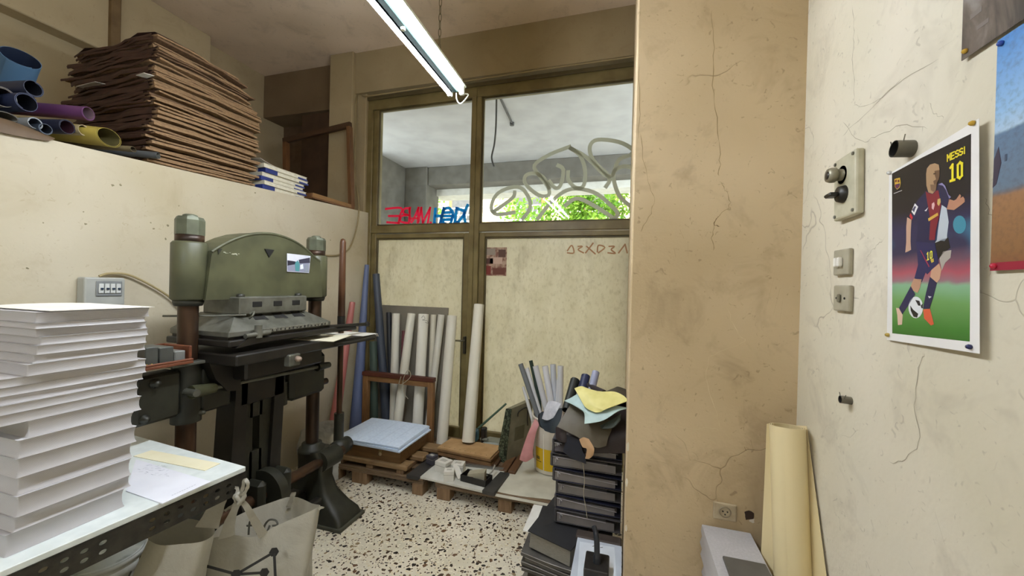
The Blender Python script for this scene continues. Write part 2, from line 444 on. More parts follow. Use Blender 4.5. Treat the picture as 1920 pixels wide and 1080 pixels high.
struct('trim_2', MB().box(-2.53, .1, 3.27, 3.45, 0, .03, .005), M_fr, 'low steel threshold under the doors')

# ---- painted writing on the panes (strokes of paint, seen from behind)
def stroke_mesh(lines, y, w, plane='y'):
    mb = MB()
    for li, ln in enumerate(lines):
        pts = [at(u, v, y=y) for u, v in ln]
        pts = smooth_path(pts, 4) if len(pts) > 2 else pts
        L = []; R = []
        for i, p in enumerate(pts):
            d = (pts[min(i + 1, len(pts) - 1)] - pts[max(i - 1, 0)]); d.y = 0
            if d.length < 1e-7: d = Vector((1, 0, 0))
            d.normalize(); n = Vector((-d.z, 0, d.x)) * w / 2
            if i == 0: p = p - d * w * .4
            if i == len(pts) - 1: p = p + d * w * .4
            n.y = 0; lift = Vector((0, .00035 * li + .00001 * i, 0)); L.append(p + n + lift); R.append(p - n + lift)
        m = len(pts)
        mb.raw(L + R, [(i, i + 1, m + i + 1, m + i) for i in range(m - 1)])
    return mb
YG = YB + .0045
red = [[(723.4, 391.7), (752.3, 390.2), (749.7, 405.0), (746.9, 418.1)], [(728.9, 405.0), (748.4, 405.0)], [(725.8, 416.7), (748.4, 418.3)], [(768.8, 389.4), (766.4, 418.3)], [(768.8, 390.2), (757.5, 391.7), (756.6, 400.3), (765.6, 403.4)], [(765.6, 403.4), (752.8, 405.0), (751.2, 415.2), (766.4, 418.3)], [(767.2, 392.5), (771.1, 417.5), (784.4, 389.4)], [(784.4, 389.4), (782.8, 417.5)], [(770.3, 409.7), (782.8, 408.9)], [(784.4, 415.9), (789.8, 389.4)], [(789.4, 389.4), (792.5, 417.5)], [(792.5, 417.5), (806.2, 389.4)], [(806.2, 389.4), (801.6, 419.1)], [(806.6, 417.5), (807.8, 417.8)]]
blue = [[(816.4, 391.7), (814.1, 419.1)], [(816.4, 405.0), (828.1, 405.0)], [(832.0, 390.2), (825.0, 418.3)], [(832.8, 391.7), (842.2, 390.2), (849.2, 400.3), (846.9, 412.8), (842.2, 421.4), (832.8, 419.1), (828.1, 408.1), (832.8, 392.2)], [(829.7, 405.0), (848.4, 405.0)], [(834.4, 398.8), (845.3, 398.0)], [(832.8, 412.0), (846.1, 411.2)], [(856.2, 390.2), (852.3, 417.5)], [(856.2, 390.9), (871.1, 398.0), (857.8, 417.5)], [(876.6, 384.7), (870.3, 400.3), (871.9, 415.9)], [(814.8, 419.1), (814.8, 422.5)], [(826.6, 417.5), (826.2, 422.5)], [(834.4, 419.1), (834.4, 422.5)], [(857.0, 415.9), (857.2, 422.2)]]
white = [[(964,398),(932,402),(921,390),(930,366),(952,353),(976,352),(992,372),(993,392),(980,410)],[(925,397),(960,372),(965,360)],
         [(1068,275),(1030,290),(1002,310),(1012,330),(1028,352),(1028,366),(1010,366),(986,346),(985,330),(1000,325),(1018,332),(1030,352)],
         [(1046,310),(1056,318),(1052,345),(1042,353),(1030,340)],[(1070,278),(1088,292),(1097,320),(1094,348),(1080,352),(1066,338),(1065,322)],
         [(1070,278),(1100,295),(1142,332),(1160,300),(1182,290),(1186,280),(1160,266),(1120,262),(1106,275),(1112,300),(1142,332),(1136,350)],
         [(1192,316),(1168,312),(1150,326),(1160,365),(1184,388)],
         [(1008,410),(1040,372),(1072,354),(1112,360),(1140,380),(1158,400),(1150,412)],[(1060,385),(1080,372),(1104,380),(1140,402),(1152,412)]]
for lines, nm, c, wd, par, lb in ((red, 'painted_lettering', 'e0284a', .022, w1, 'red painted mirrored letters'), (blue, 'painted_lettering', '1a80c4', .030, w1, 'blue painted mirrored letters'),
                              (white, 'painted_tag', 'b6b5a6', .034, w2, 'pale grey spray painted tag')):
    pa = N('paint_' + c); d_ = pa.add('ShaderNodeBsdfDiffuse'); t_ = pa.add('ShaderNodeBsdfTranslucent'); m_ = pa.add('ShaderNodeMixShader'); m_.inputs[0].default_value = .4 if c == 'b6b5a6' else .6
    for q_ in (d_, t_): q_.inputs[0].default_value = (*lin(c), 1)
    pa.link(d_.outputs[0], m_.inputs[1]); pa.link(t_.outputs[0], m_.inputs[2]); pa.link(m_.outputs[0], pa.o.inputs[0])
    o = stroke_mesh(lines, YG, wd).build(nm, pa.m, par); o['label'] = lb
faint = [[(1064,470),(1072,460),(1076,474),(1064,474)],[(1084,462),(1092,462),(1084,468),(1094,474)],[(1098,474),(1112,456)],[(1100,462),(1116,476)],
         [(1122,474),(1134,464),(1122,460),(1120,472)],[(1142,462),(1152,462),(1146,468),(1154,475),(1140,474)],[(1160,474),(1172,458)],[(1172,458),(1176,474)]]
o = stroke_mesh(faint, 3.338, .012).build('painted_lettering', mat('paint_faint', 'a67a5a', 'b08a68', .8), d2); o['label'] = 'faint brownish red mirrored handwriting'

# ================================================================== OUTSIDE THE FRONT
M_cc = mat('concrete', '6d685e', '5e5a50', .85, 5, bump=.2)
M_cw = mat('painted_soffit', 'b4b1ad', 'a8a5a1', .8, 3)
tag(MB().box(-6, 9, 3.5, 6.75, 3.7, 3.95).build('arcade_slab', M_cw), 'white painted slab over the covered walk outside the window', 'ceiling slab')
tag(MB().box(-3.62, 9, 6.5, 6.85, 3.36, 3.7, .01).build('arcade_beam', M_cc), 'grey concrete beam along the edge of the arcade', 'beam')
tag(MB().box(-3.7, 9, 6.86, 7.3, 3.24, 3.4).build('roof_edge_band', mat('edge_band', 'd8d4c8', 'cbc6b8', .8)), 'pale band under the arcade beam', 'beam')
mb = MB().box(-4.08, -3.62, 6.45, 6.95, 0, 3.7, .01)
tag(mb.build('arcade_column', M_cc), 'square concrete column of the arcade with a lighter side', 'column')
tag(MB().box(-4.2, -4.08, 5.5, 6.5, -.05, 3.7).build('arcade_side_wall', M_cc), 'grey concrete side wall next to the arcade column', 'wall')
tag(MB().box(-14, 16, 3.46, 30, -.25, -.06).build('pavement', mat('pavement', 'a5a198', '928e86', .9, 4)), 'grey street pavement beyond the steel front', 'pavement')
p = at(931, 183, z=3.7)
mb = MB().tube(smooth_path([p, at(930, 235, y=p.y), at(927, 270, y=p.y), at(922, 295, y=p.y), at(926, 312, y=p.y)]), .011)
tag(mb.build('dangling_wire', mat('wire_dark', '3a3835', '4a4844', .6)), 'dark wire dangling from the arcade slab outside', 'wire')
p = at(938, 184, z=3.69); q = at(960, 231, z=3.69)
mb = MB().tube([p, q], .014).cyl(q + Vector((0, 0, -.03)), q + Vector((0, 0, .01)), .03)
tag(mb.build('soffit_conduit', mat('wire_dark', '3a3835')), 'short dark conduit across the arcade slab', 'conduit')

# street building with balcony, railing and shed roof
b = thing('street_building', 'beige street building with balcony seen through the left window', 'building', (-9, 14, -.05))
M_bw = mat('facade', 'd9bd92', 'cfae80', .8, 2); M_bo = mat('facade_brown', 'a8764a', '96683f', .8, 2)
MB().box(-16, 8, 14, 16, -.05, 12).build('facade', M_bw, b)
MB().box(-16, 8, 12.7, 14, 3.0, 3.2).build('balcony_floor', mat('balcony_white', 'e9e4d6', 'ded8c8', .7), b)
MB().box(-16, 8, 12.65, 12.8, 3.2, 3.7).build('parapet', mat('parapet', 'e8d9b4', 'dccca6', .8), b)
for i in range(6):
    x = -12 + i * 2.6
    w = MB().box(x, x + 1.3, 13.93, 14.02, 3.3, 5.6).build('balcony_door', M_bo, b)
    MB().box(x + .15, x + 1.15, 13.9, 13.94, 3.5, 5.4).build('pane', mat('dark_pane', '4a4640', '5a544c', .2), w)
rl = thing('balcony_railing', 'white lattice railing on the balcony across the street', 'railing', (-9, 12.7, 3.7))
M_rw = mat('rail_white', 'f2f0ea', 'e6e4dc', .5)
for z in (3.78, 4.0, 4.25): MB().cyl((-16, 12.72, z), (8, 12.72, z), .022, n=8).build('rail', M_rw, rl)
bar = None
for i in range(56):
    x = -11.5 + i * .16
    if bar is None:
        bar = MB().cyl((x, 12.72, 3.7), (x + .16, 12.72, 4.25), .014, n=6).build('bar', M_rw, rl); bar0 = x
    else:
        c = bar.copy(); COL.objects.link(c); c.location = bar.location + Vector((x - bar0, 0, 0))
sr = thing('shed_roof', 'grey ribbed shed roof seen low through the right window', 'roof', (-2.3, 9.5, 2.0))
for i in range(7):
    z = 2.42 + i * .075; y = 8.6 + i * .16
    MB().box(-4.4 + i * .12, -1.4 - i * .12, y, y + .16, z, z + .035, .004).build('roof_panel', mat('shed_grey', 'b9b7ae', 'a9a79e', .6), sr)
MB().box(-4.4, -1.4, 9.2, 9.3, -.05, 2.75).build('shed_wall', mat('shed_wall', 'cfc9b8', 'bdb7a6', .8), sr)
# trees across the street
M_lf = mat('leaf', '8fae3c', '5c8a2c', .55, 3, spec=.3); M_bk = mat('bark', '6a5844', '54452f', .9)
lf = M_lf.node_tree; ln_ = lf.nodes
tl = ln_.new('ShaderNodeBsdfTranslucent'); mxs = ln_.new('ShaderNodeMixShader'); mxs.inputs[0].default_value = .45
cr = [n for n in ln_ if n.type == 'VALTORGB'][0]
lf.links.new(cr.outputs[0], tl.inputs[0]); lf.links.new(ln_['Principled BSDF'].outputs[0], mxs.inputs[1]); lf.links.new(tl.outputs[0], mxs.inputs[2])
lf.links.new(mxs.outputs[0], ln_['Material Output'].inputs[0])
def tree(x, y, z, rx, rz, n, label, seed):
    r = random.Random(seed)
    t = thing('street_tree', label, 'tree', (x, y, -.05), 'trees across the street')
    mb = MB().tube([(x, y, -.05), (x + .05, y, z * .5), (x, y, z)], [.09, .07, .03])
    for k in range(6):
        aa = r.uniform(0, 6.28); mb.tube([(x, y, z * .6), (x + math.cos(aa) * rx * .6, y + math.sin(aa) * rx * .4, z + r.uniform(-.3, .6) * rz)], [.03, .008], 6)
    mb.build('trunk', M_bk, t)
    mb = MB(); cl = [(r.gauss(0, .5), r.gauss(0, .5), r.gauss(0, .5)) for _ in range(26)]
    for k in range(n):
        c = cl[k % len(cl)]
        p = Vector((x + rx * (c[0] + r.gauss(0, .17)), y + rx * .6 * (c[1] + r.gauss(0, .17)), z + rz * (c[2] + r.gauss(0, .17))))
        s = r.uniform(.07, .15)
        d = Vector((r.gauss(0, 1), r.gauss(0, 1), r.gauss(-.5, .7))).normalized(); w = d.orthogonal().normalized() * s * .32
        mb.raw([p, p + d * s * .5 + w, p + d * s, p + d * s * .5 - w], [(0, 1, 2, 3)])
    o = mb.build('foliage', M_lf, t); o['kind'] = 'stuff'
tree(-1.2, 10.9, 3.5, 1.5, 1.3, 6500, 'leafy tree behind the grey shed roof', 3)
tree(.7, 9.6, 3.3, 1.1, 1.2, 6500, 'bushy tree closest to the pillar, seen through the right window', 5)
tree(-5.6, 9.2, 2.6, .7, .9, 2200, 'slim bush beyond the concrete side wall, at the left edge of the window', 9)

# ================================================================== FLUORESCENT LAMPS
a = N('lit_tube'); em = a.add('ShaderNodeEmission'); em.inputs[0].default_value = (.92, .98, 1.06, 1); em.inputs[1].default_value = TUBE_STRENGTH
a.link(em.outputs[0], a.o.inputs[0]); M_tube = a.m
M_lw = mat('lamp_white', 'e6eee4', 'd8e2d6', .4); M_lc = mat('lamp_cap', 'd9ddd2', 'cfd3c8', .5); M_ch = mat('chain_steel', '8d8468', '7a7158', .45, metal=.7)
M_lr = mat('ballast_green', '10201d', '12211e', .6, spec=.1); M_slt0 = mat('edge_black', '060606', '060606', .9, spec=0)
def lamp(x0, y0, x1, y1, z, label, chains):
    """batten with two tubes running from (x0,y0) to (x1,y1)"""
    A = Vector((x0, y0, z)); B = Vector((x1, y1, z)); d = (B - A).normalized(); n = Vector((d.y, -d.x, 0)); L = (B - A).length
    t = thing('fluorescent_lamp', label, 'lamp', (x0, y0, z))
    X = Matrix((n, d, Vector((0, 0, 1)))).transposed().to_4x4(); X.translation = A
    MB().box(-.019, .019, .03, L - .03, -.004, .034, .006, X).build('ballast_cover', M_lr, t); MB().box(-.0225, -.0195, .03, L - .03, -.006, .03, 0, X).build('cover_edge', M_slt0, t)
    mb = MB().box(-.056, .056, 0, L, .032, .045, .003, X).box(-.04, .04, .02, L - .02, .045, .075, .004, X)
    mb.build('housing', M_lw, t)
    for s in (-1, 1):
        MB().cyl(X @ Vector((s * .038, .035, 0)), X @ Vector((s * .038, L - .035, 0)), .0135, n=8).build('tube', M_tube, t)
        for e in (.012, L - .034):
            MB().box(s * .038 - .014, s * .038 + .014, e, e + .022, -.018, .034, .003, X).build('lamp_holder', M_lc, t)
    for k in (.25, .6): MB().cyl(X @ Vector((0, L * k, -.014)), X @ Vector((0, L * k, -.002)), .010, n=10).build('starter', M_lc, t)
    for cy in chains:
        mb = MB(); zz = .085; i = 0
        while z + zz < ZC - .005:
            ring = []
            for q in range(10):
                an = 2 * PI * q / 10; rx = .007 * math.cos(an); rz = .023 * math.sin(an)
                ring.append(X @ Vector((rx if i % 2 else 0, cy * L + (0 if i % 2 else rx), zz + rz)))
            mb.tube(ring, .0022, 5, closed=True); zz += .039; i += 1
        mb.build('chain', M_ch, t)
    pts = [X @ Vector(q) for q in ((.03, L - .03, .0), (.05, L + .02, -.03), (.085, L + .01, -.065), (.06, L - .02, -.095), (.0, L - .0, -.08), (-.01, L - .01, -.01))]
    pts2 = [X @ Vector(q) for q in ((.035, L - .005, .0), (.062, L + .012, .0), (.05, L + .0, -.034), (.015, L + .01, -.05), (-.003, L + .0, -.03), (.0, L - .02, 0))]
    MB().tube(smooth_path(pts2, 6), .004, 6).build('wire', M_lc, t)
    return t
lamp(-.925, .56, -.968, 2.06, 2.61, 'twin tube fluorescent lamp hanging by a chain before the window', (.25, .835))
lamp(-.95, -2.3, -.95, -.8, 2.61, 'unseen twin tube fluorescent lamp added behind the camera as fill', (.2, .8))  # added lamp out of view, brightens pillar and ceiling from behind

# ================================================================== THE PRESS
M_pg = mat('press_green', '56573f', '454633', .42, 7, bump=.12, bscale=40, spec=.45)
M_pd = mat('press_dark_green', '2c2c22', '1f1f17', .5, 9, bump=.15, bscale=40)
M_pb = mat('press_black', '171512', '211e1a', .42, 12, bump=.1, bscale=60)
M_ps = mat('press_steel', '6f6f66', '56564c', .42, 14, metal=.35, bump=.1, bscale=60)
M_rust = mat('press_rust_steel', '4f3826', '2c2018', .38, 12, metal=.45, stretch=(1, 1, .3))
M_hd = mat('lever_wood', '6a4730', '4b301e', .35, 16, stretch=(1, 1, .2))
M_nut = mat('nut_grey', '666a58', '4d5142', .45, 12, metal=.3)
M_slot = mat('slot_black', '0d0c0a', '15130f', .8)
px, yl, yr = -1.88, 1.245, 1.98
pr = thing('bookbinding_press', 'large green cast iron bookbinding press with two columns by the left wall', 'press', (px, 1.61, 0))
# columns, collars, bosses, nuts
for yy in (yl, yr):
    MB().cyl((px, yy, .42), (px, yy, 1.41), .038, n=20).build('column', M_rust, pr)
    MB().lathe([(.0, 1.375), (.05, 1.375), (.056, 1.39), (.056, 1.402), (0, 1.402)], (px, yy, 0)).build('collar', M_pd, pr)
    MB().lathe([(0, 1.40), (.058, 1.40), (.066, 1.408), (.066, 1.652), (.058, 1.662), (0, 1.662)], (px, yy, 0), 32).build('boss', M_pg, pr)
    MB().lathe([(.052, 1.662), (.053, 1.664), (.053, 1.692), (0, 1.692)], (px, yy, 0)).build('washer', M_rust, pr)
    n = MB().lathe([(0, 1.692), (.055, 1.692), (.055, 1.758), (.048, 1.772), (0, 1.772)], (px, yy, 0), 8, smooth=False).build('nut', M_nut, pr)
    MB().lathe([(.028, 1.77), (.028, 1.78), (.02, 1.785), (0, 1.785)], (px, yy, 0), 16).build('stud_end', M_nut, n)
# arched crosshead
xf = -1.805
top = [(yl + .045, 1.625), (yl + .075, 1.648), (yl + .11, 1.672), (yl + .16, 1.70), (yl + .22, 1.725), (yl + .29, 1.742), (yl + .36, 1.748), (yl + .43, 1.742), (yl + .50, 1.725),
       (yl + .56, 1.70), (yl + .61, 1.672), (yl + .65, 1.645), (yl + .69, 1.625)]
poly = [(xf, yl + .02, 1.402)] + [(xf, y, z) for y, z in top] + [(xf, yr - .02, 1.402)]
MB().prism(poly[::-1], (-.15, 0, 0)).build('crosshead', M_pg, pr)
mb = MB(); tp = [(xf + .002, y, z) for y, z in top]
mb.tube(smooth_path([(xf - .004, y, z - .004) for y, z in top], 3), .008, 8).build('arch_rim', M_pg, pr)
c = at(505, 474, x=xf + .003); k = .028
MB().prism([(xf + .001, c.y - k, c.z + .018), (xf + .001, c.y, c.z - .024), (xf + .001, c.y + k, c.z + .018)], (.004, 0, 0)).build('triangle_badge', M_slot, pr)
c = at(412, 471, x=xf + .003)
MB().prism([(xf + .001, c.y - .008, c.z + .01), (xf + .001, c.y - .006, c.z - .016), (xf + .001, c.y + .012, c.z + .012)], (.003, 0, 0)).build('paint_chip', mat('bare_cast', '2c2c22', '25251c', .6), pr)
mb = MB()
for i in range(9):
    q = at(421 + i * 3.4 + rng.uniform(-1, 1), 474 + i * .4 + rng.uniform(-1.6, 1.6), x=xf + .001); s = rng.uniform(.002, .006)
    mb.box(xf, xf + .002, q.y - s, q.y + s, q.z - s * .5, q.z + s * .5)
mb.build('paint_scratch', mat('scratch_pale', 'b9b9a6', 'a5a592', .6), pr)
# hanger block with slots
y0, y1 = 1.375, 1.775
MB().box(-1.98, -1.74, y0, y1, 1.33, 1.415, .006).build('hanger_block', M_ps, pr)
for yy in (y0 + .03, y1 - .03):
    MB().lathe([(.018, 1.415), (.018, 1.425), (.01, 1.43), (0, 1.43)], (-1.775, yy, 0), 12).build('bolt', M_pd, pr)
for yy in (1.465, 1.582, 1.698):
    MB().box(-1.744, -1.738, yy - .026, yy + .026, 1.365, 1.392, .002).build('slot', M_slot, pr)
# upper platen: sloped casting
def frustum(mb, a, b):
    (x0, x1, y0, y1, z0), (X0, X1, Y0, Y1, Z1) = a, b
    return mb.raw([(x0, y0, z0), (x1, y0, z0), (x1, y1, z0), (x0, y1, z0), (X0, Y0, Z1), (X1, Y0, Z1), (X1, Y1, Z1), (X0, Y1, Z1)],
                  [(3, 2, 1, 0), (4, 5, 6, 7), (0, 1, 5, 4), (1, 2, 6, 5), (2, 3, 7, 6), (3, 0, 4, 7)])
mb = frustum(MB(), (-2.06, -1.69, 1.29, 1.90, 1.262), (-2.0, -1.775, 1.38, 1.77, 1.335)); mb.box(-2.06, -1.688, 1.285, 1.905, 1.236, 1.263, .004)
mb.build('upper_platen', M_ps, pr)
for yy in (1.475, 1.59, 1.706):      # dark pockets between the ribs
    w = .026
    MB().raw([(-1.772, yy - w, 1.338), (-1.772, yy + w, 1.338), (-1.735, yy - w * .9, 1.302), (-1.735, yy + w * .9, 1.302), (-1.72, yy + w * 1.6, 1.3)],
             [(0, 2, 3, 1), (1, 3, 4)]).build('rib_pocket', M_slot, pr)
MB().box(-1.69, -1.684, 1.44, 1.88, 1.242, 1.26, .001).build('scale_strip', mat('scale_metal', '8c8b7e', '5a5850', .5, 60, metal=.3), pr)
mb = MB()
for i in range(17): mb.box(-1.685, -1.6825, 1.45 + i * .025, 1.453 + i * .025 + rng.uniform(0, .006), 1.245, 1.245 + rng.uniform(.006, .013))
mb.build('scale_marks', M_slot, pr)
mb = MB().box(-2.06, -1.665, 1.27, 1.93, 1.196, 1.225, .004).box(-2.05, -1.7, 1.29, 1.91, 1.222, 1.24)
mb.build('black_rail', M_pb, pr)
MB().prism([(-1.66, 1.30, 1.19), (-1.66, 1.42, 1.20), (-1.66, 1.42, 1.235), (-1.66, 1.385, 1.25)], (-.03, 0, 0)).build('wedge_bracket', M_pb, pr)
mb = MB().cyl((-1.665, 1.345, 1.238), (-1.665, 1.47, 1.245), .012, n=12).cyl((-1.665, 1.41, 1.225), (-1.665, 1.41, 1.285), .017, n=10)
mb.build('clamp_rod', M_ps, pr)
MB().tube(smooth_path([(-1.71, 1.40, 1.315), (-1.69, 1.40, 1.33), (-1.70, 1.415, 1.345), (-1.715, 1.405, 1.335)]), .005, 6).build('eye_bolt', M_ps, pr)
MB().tube([(-2.0, 1.22, 1.325), (-1.8, 1.32, 1.328), (-1.73, 1.40, 1.33)], .005, 6).build('thin_rod', M_ps, pr)
mb = MB().cyl((-1.72, 1.9, 1.225), (-1.72, 2.27, 1.21), .012, n=10).cyl((-1.72, 1.9, 1.20), (-1.72, 2.16, 1.195), .014, n=10)
mb.build('side_rod', M_pb, pr)
MB().lathe([(0, -.022), (.012, -.018), (.019, 0), (.012, .018), (0, .022)], (-1.72, 2.285, 1.21), 12, 'y').build('rod_knob', M_pb, pr)
# lower bed and slide table
MB().box(-2.08, -1.62, 1.27, 1.96, 1.115, 1.165, .006).build('lower_bed', M_pb, pr)
MB().box(-2.02, -1.66, 1.96, 2.30, 1.105, 1.145, .005).build('slide_table', M_pb, pr)
MB().tube(smooth_path([(-1.64, 1.86, 1.14), (-1.60, 1.9, 1.135), (-1.60, 2.05, 1.13), (-1.62, 2.24, 1.135)]), .010).build('slide_handle', M_pb, pr)
mb = MB().box(-1.64, -1.60, 1.53, 1.60, 1.065, 1.125, .005)
mb.build('bed_catch', M_ps, pr); MB().lathe([(0, 0), (.016, 0), (.012, .02), (0, .024)], (-1.60, 1.575, 1.10), 10, 'x').build('catch_knob', mat('dull_tin', 'b09a8a', '8e7b6c', .5), pr)
MB().box(-2.02, -1.70, 1.38, 1.86, 1.02, 1.12, .01).build('bed_block', M_pb, pr)
MB().prism([(-1.9, 1.27, 1.12), (-1.9, 1.30, 1.04), (-1.9, 1.36, .97), (-1.9, 1.42, .96), (-1.9, 1.42, 1.12)], (.12, 0, 0)).build('bed_bracket', M_pb, pr)
# carriages on the columns
mb = MB().cyl((px, yl, .855), (px, yl, 1.12), .056, n=20); mb.build('carriage_sleeve', M_pd, pr)
MB().box(px - .05, px + .045, 1.03, yl - .05, .90, 1.10, .012).build('carriage_block', M_pd, pr)
MB().box(px - .05, px + .05, yl + .03, yl + .17, .885, 1.095, .010).build('carriage_block', M_pd, pr)
MB().box(px - .05, px + .075, 1.14, yl + .10, 1.118, 1.132, .003).build('carriage_shelf', M_ps, pr)
MB().box(px + .03, px + .062, yl + .055, yl + .085, 1.06, 1.118, .006).build('carriage_lug', M_pd, pr)
for (yy, zz, r) in ((1.095, 1.065, .020), (1.06, .93, .018), (yl + .115, 1.075, .014), (yl + .03, .892, .014)):
    MB().lathe([(0, 0), (r, 0), (r, .008), (r * .6, .012), (r * .6, .022), (0, .024)], (px + .045, yy, zz), 12, 'x').build('bolt', M_ps if r < .015 else M_pd, pr)
MB().box(px - .06, px + .06, yr - .22, yr + .045, .80, 1.05, .02).build('carriage_block', M_pd, pr)
MB().cyl((px + .01, yr - .25, .79), (px + .01, yr - .25, .92), .035, n=14).build('carriage_stop', M_pd, pr)
A = at(372, 733, x=-1.80); B = at(606, 686, x=-1.80)
MB().cyl(A, B, .010, n=10).build('tie_rod', M_ps, pr)
d = (B - A).normalized()
MB().cyl(A - d * .03, A + d * .07, .030, .022, n=12).build('rod_clevis', M_pg, pr)
MB().cyl(A - d * .03 + Vector((-.03, 0, 0)), A - d * .03 + Vector((.035, 0, 0)), .016, n=10).build('clevis_pin', M_ps, pr)
MB().cyl(B - d * .05, B + d * .05, .026, .018, n=12).build('rod_end', M_pd, pr)
q = at(605, 716, x=-1.84); MB().cyl(q + Vector((0, -.05, 0)), q + Vector((0, .03, 0)), .02, n=12).build('stop_pin', M_rust, pr)
# toggle frame (ram) between the columns
mb = MB()
for y0, y1, ya, yb in ((1.44, 1.50, 1.40, 1.48), (1.665, 1.725, 1.62, 1.69)):
    mb.raw([(-1.95, ya, .22), (-1.83, ya, .22), (-1.83, yb, .22), (-1.95, yb, .22), (-1.95, y0, 1.03), (-1.83, y0, 1.03), (-1.83, y1, 1.03), (-1.95, y1, 1.03)],
           [(3, 2, 1, 0), (4, 5, 6, 7), (0, 1, 5, 4), (1, 2, 6, 5), (2, 3, 7, 6), (3, 0, 4, 7)])
mb.box(-1.95, -1.83, 1.46, 1.72, .86, 1.03, .006); mb.build('toggle_frame', M_pb, pr)
mb = MB().box(-1.93, -1.85, 1.49, 1.545, .42, .87).box(-1.93, -1.85, 1.585, 1.675, .42, .87).box(-1.93, -1.85, 1.53, 1.60, .78, .87).box(-1.93, -1.85, 1.53, 1.6, .42, .60)
mb.build('toggle_panel', M_pd, pr)
# cam wheel, cranks, cross shaft
MB().cyl((-1.80, 1.57, .37), (-1.80, 1.62, .37), .125, n=28).build('cam_wheel', M_pd, pr)
MB().cyl((-1.80, 1.05, .37), (-1.80, 2.16, .37), .030, n=16).build('cross_shaft', M_rust, pr)
for y0 in (1.50, 1.655):
    mb = MB().box(-1.85, -1.735, y0, y0 + .05, .30, .47, .02); mb.build('crank_arm', M_pd, pr)
MB().cyl((-1.80, 1.40, .37), (-1.80, 1.43, .37), .075, n=20).build('shaft_collar', M_pb, pr)
# standards with flared feet
def loft(mb, secs):
    n = len(secs[0]); vs = [p for s_ in secs for p in s_]; fs = []
    for i in range(len(secs) - 1):
        for k_ in range(n): fs.append((i * n + k_, i * n + (k_ + 1) % n, (i + 1) * n + (k_ + 1) % n, (i + 1) * n + k_))
    mb.raw(vs, fs, True); mb.raw(secs[0], [list(range(n))[::-1]]); mb.raw(secs[-1], [list(range(n))]); return mb
def rrect(x0, x1, y0, y1, z, r, n=3):
    out = []
    for cx, cy, a0 in ((x1 - r, y1 - r, 0), (x0 + r, y1 - r, 90), (x0 + r, y0 + r, 180), (x1 - r, y0 + r, 270)):
        for i in range(n + 1):
            t = math.radians(a0 + 90 * i / n); out.append((cx + r * math.cos(t), cy + r * math.sin(t), z))
    return out
for yc in (yl + .01, yr + .035):
    st = loft(MB(), [rrect(-2.17, -1.60, yc - .105, yc + .105, .022, .02), rrect(-2.16, -1.61, yc - .10, yc + .10, .055, .03), rrect(-2.13, -1.66, yc - .09, yc + .08, .10, .04),
                     rrect(-2.04, -1.74, yc - .075, yc + .065, .17, .04), rrect(-1.98, -1.775, yc - .06, yc + .05, .26, .03), rrect(-1.965, -1.77, yc - .075, yc + .055, .36, .03), rrect(-1.95, -1.80, yc - .095, yc + .05, .44, .03)]).build('standard', M_pd, pr)
    MB().box(-2.19, -1.585, yc - .115, yc + .115, 0, .022, .003).build('foot_plate', mat('foot_plate', '4b4a3c', '39382d', .6), pr)
    yb = yl if yc < 1.6 else yr
    MB().lathe([(.075, .43), (.075, .45), (.058, .458), (.058, .478), (.046, .482), (0, .482)], (px, yb, 0), 24).build('column_base', M_pd, pr)
MB().cyl((-1.80, yr - .02, .37), (-1.80, yr + .12, .37), .062, n=20).build('shaft_bearing', M_pd, pr)
MB().box(-1.97, -1.86, yl + .05, yr - .05, .10, .20, .01).build('base_beam', M_pb, pr)
MB().box(-1.79, -1.74, yl + .05, yr - .05, .12, .18, .01).build('base_beam', M_pb, pr)
# tall hand lever
lx, ly = -1.86, 2.195
MB().lathe([(0, -.07), (.05, -.065), (.058, 0), (.05, .065), (0, .07)], (lx + .02, ly, .37), 20, 'y').build('lever_hub', M_pd, pr)
MB().cyl((lx, ly, .38), (lx, ly, .60), .032, n=16).build('lever_socket', M_pd, pr)
MB().cyl((lx, ly, .58), (lx, ly, 1.30), .018, n=14).build('lever_rod', M_rust, pr)
MB().lathe([(.0, 1.26), (.024, 1.262), (.022, 1.55), (.02, 1.77), (.014, 1.79), (0, 1.797)], (lx, ly, 0), 16).build('lever_grip', M_hd, pr)
MB().cyl((lx, ly, 1.17), (lx, ly, 1.265), .025, n=14).build('lever_clamp', M_pb, pr)

# photo stuck on the press
def flat(poly, off): return MB().prism(poly, off)
q = [at(*p_, x=xf + .004) for p_ in ((538, 475), (582, 480), (579, 512), (538, 509))]
ph = thing('snapshot', 'small colour snapshot of people on a quay stuck to the press', 'photo', tuple(q[3]))
MB().prism(q, (.0015, 0, 0)).build('print', mat('snap_paper', 'dfe0ea', 'cdd0de', .35), ph)
def snap(pix, c, nm, off):
    MB().prism([at(*p_, x=xf + .0056 + off) for p_ in pix], (.0004, 0, 0)).build(nm, mat('ink_' + c, c, c, .4), ph)
snap([(539, 496), (551, 490), (580, 492), (579, 511), (539, 508)], '8d90a6', 'printed_ground', 0)
snap([(539, 488), (553, 490), (556, 495), (539, 498)], '2f2d3c', 'printed_boat', .0005)
snap([(560, 487), (581, 483), (581, 493), (562, 494)], '3c3a4c', 'printed_buildings', .0005)
snap([(553, 494), (558, 488), (562, 495), (561, 509), (554, 508)], '4e8d94', 'printed_person', .001)
snap([(563, 497), (568, 495), (569, 504), (563, 505)], 'e8eef2', 'printed_person', .001)
snap([(572, 497), (577, 495), (578, 510), (571, 510)], '8b93a0', 'printed_person', .001)

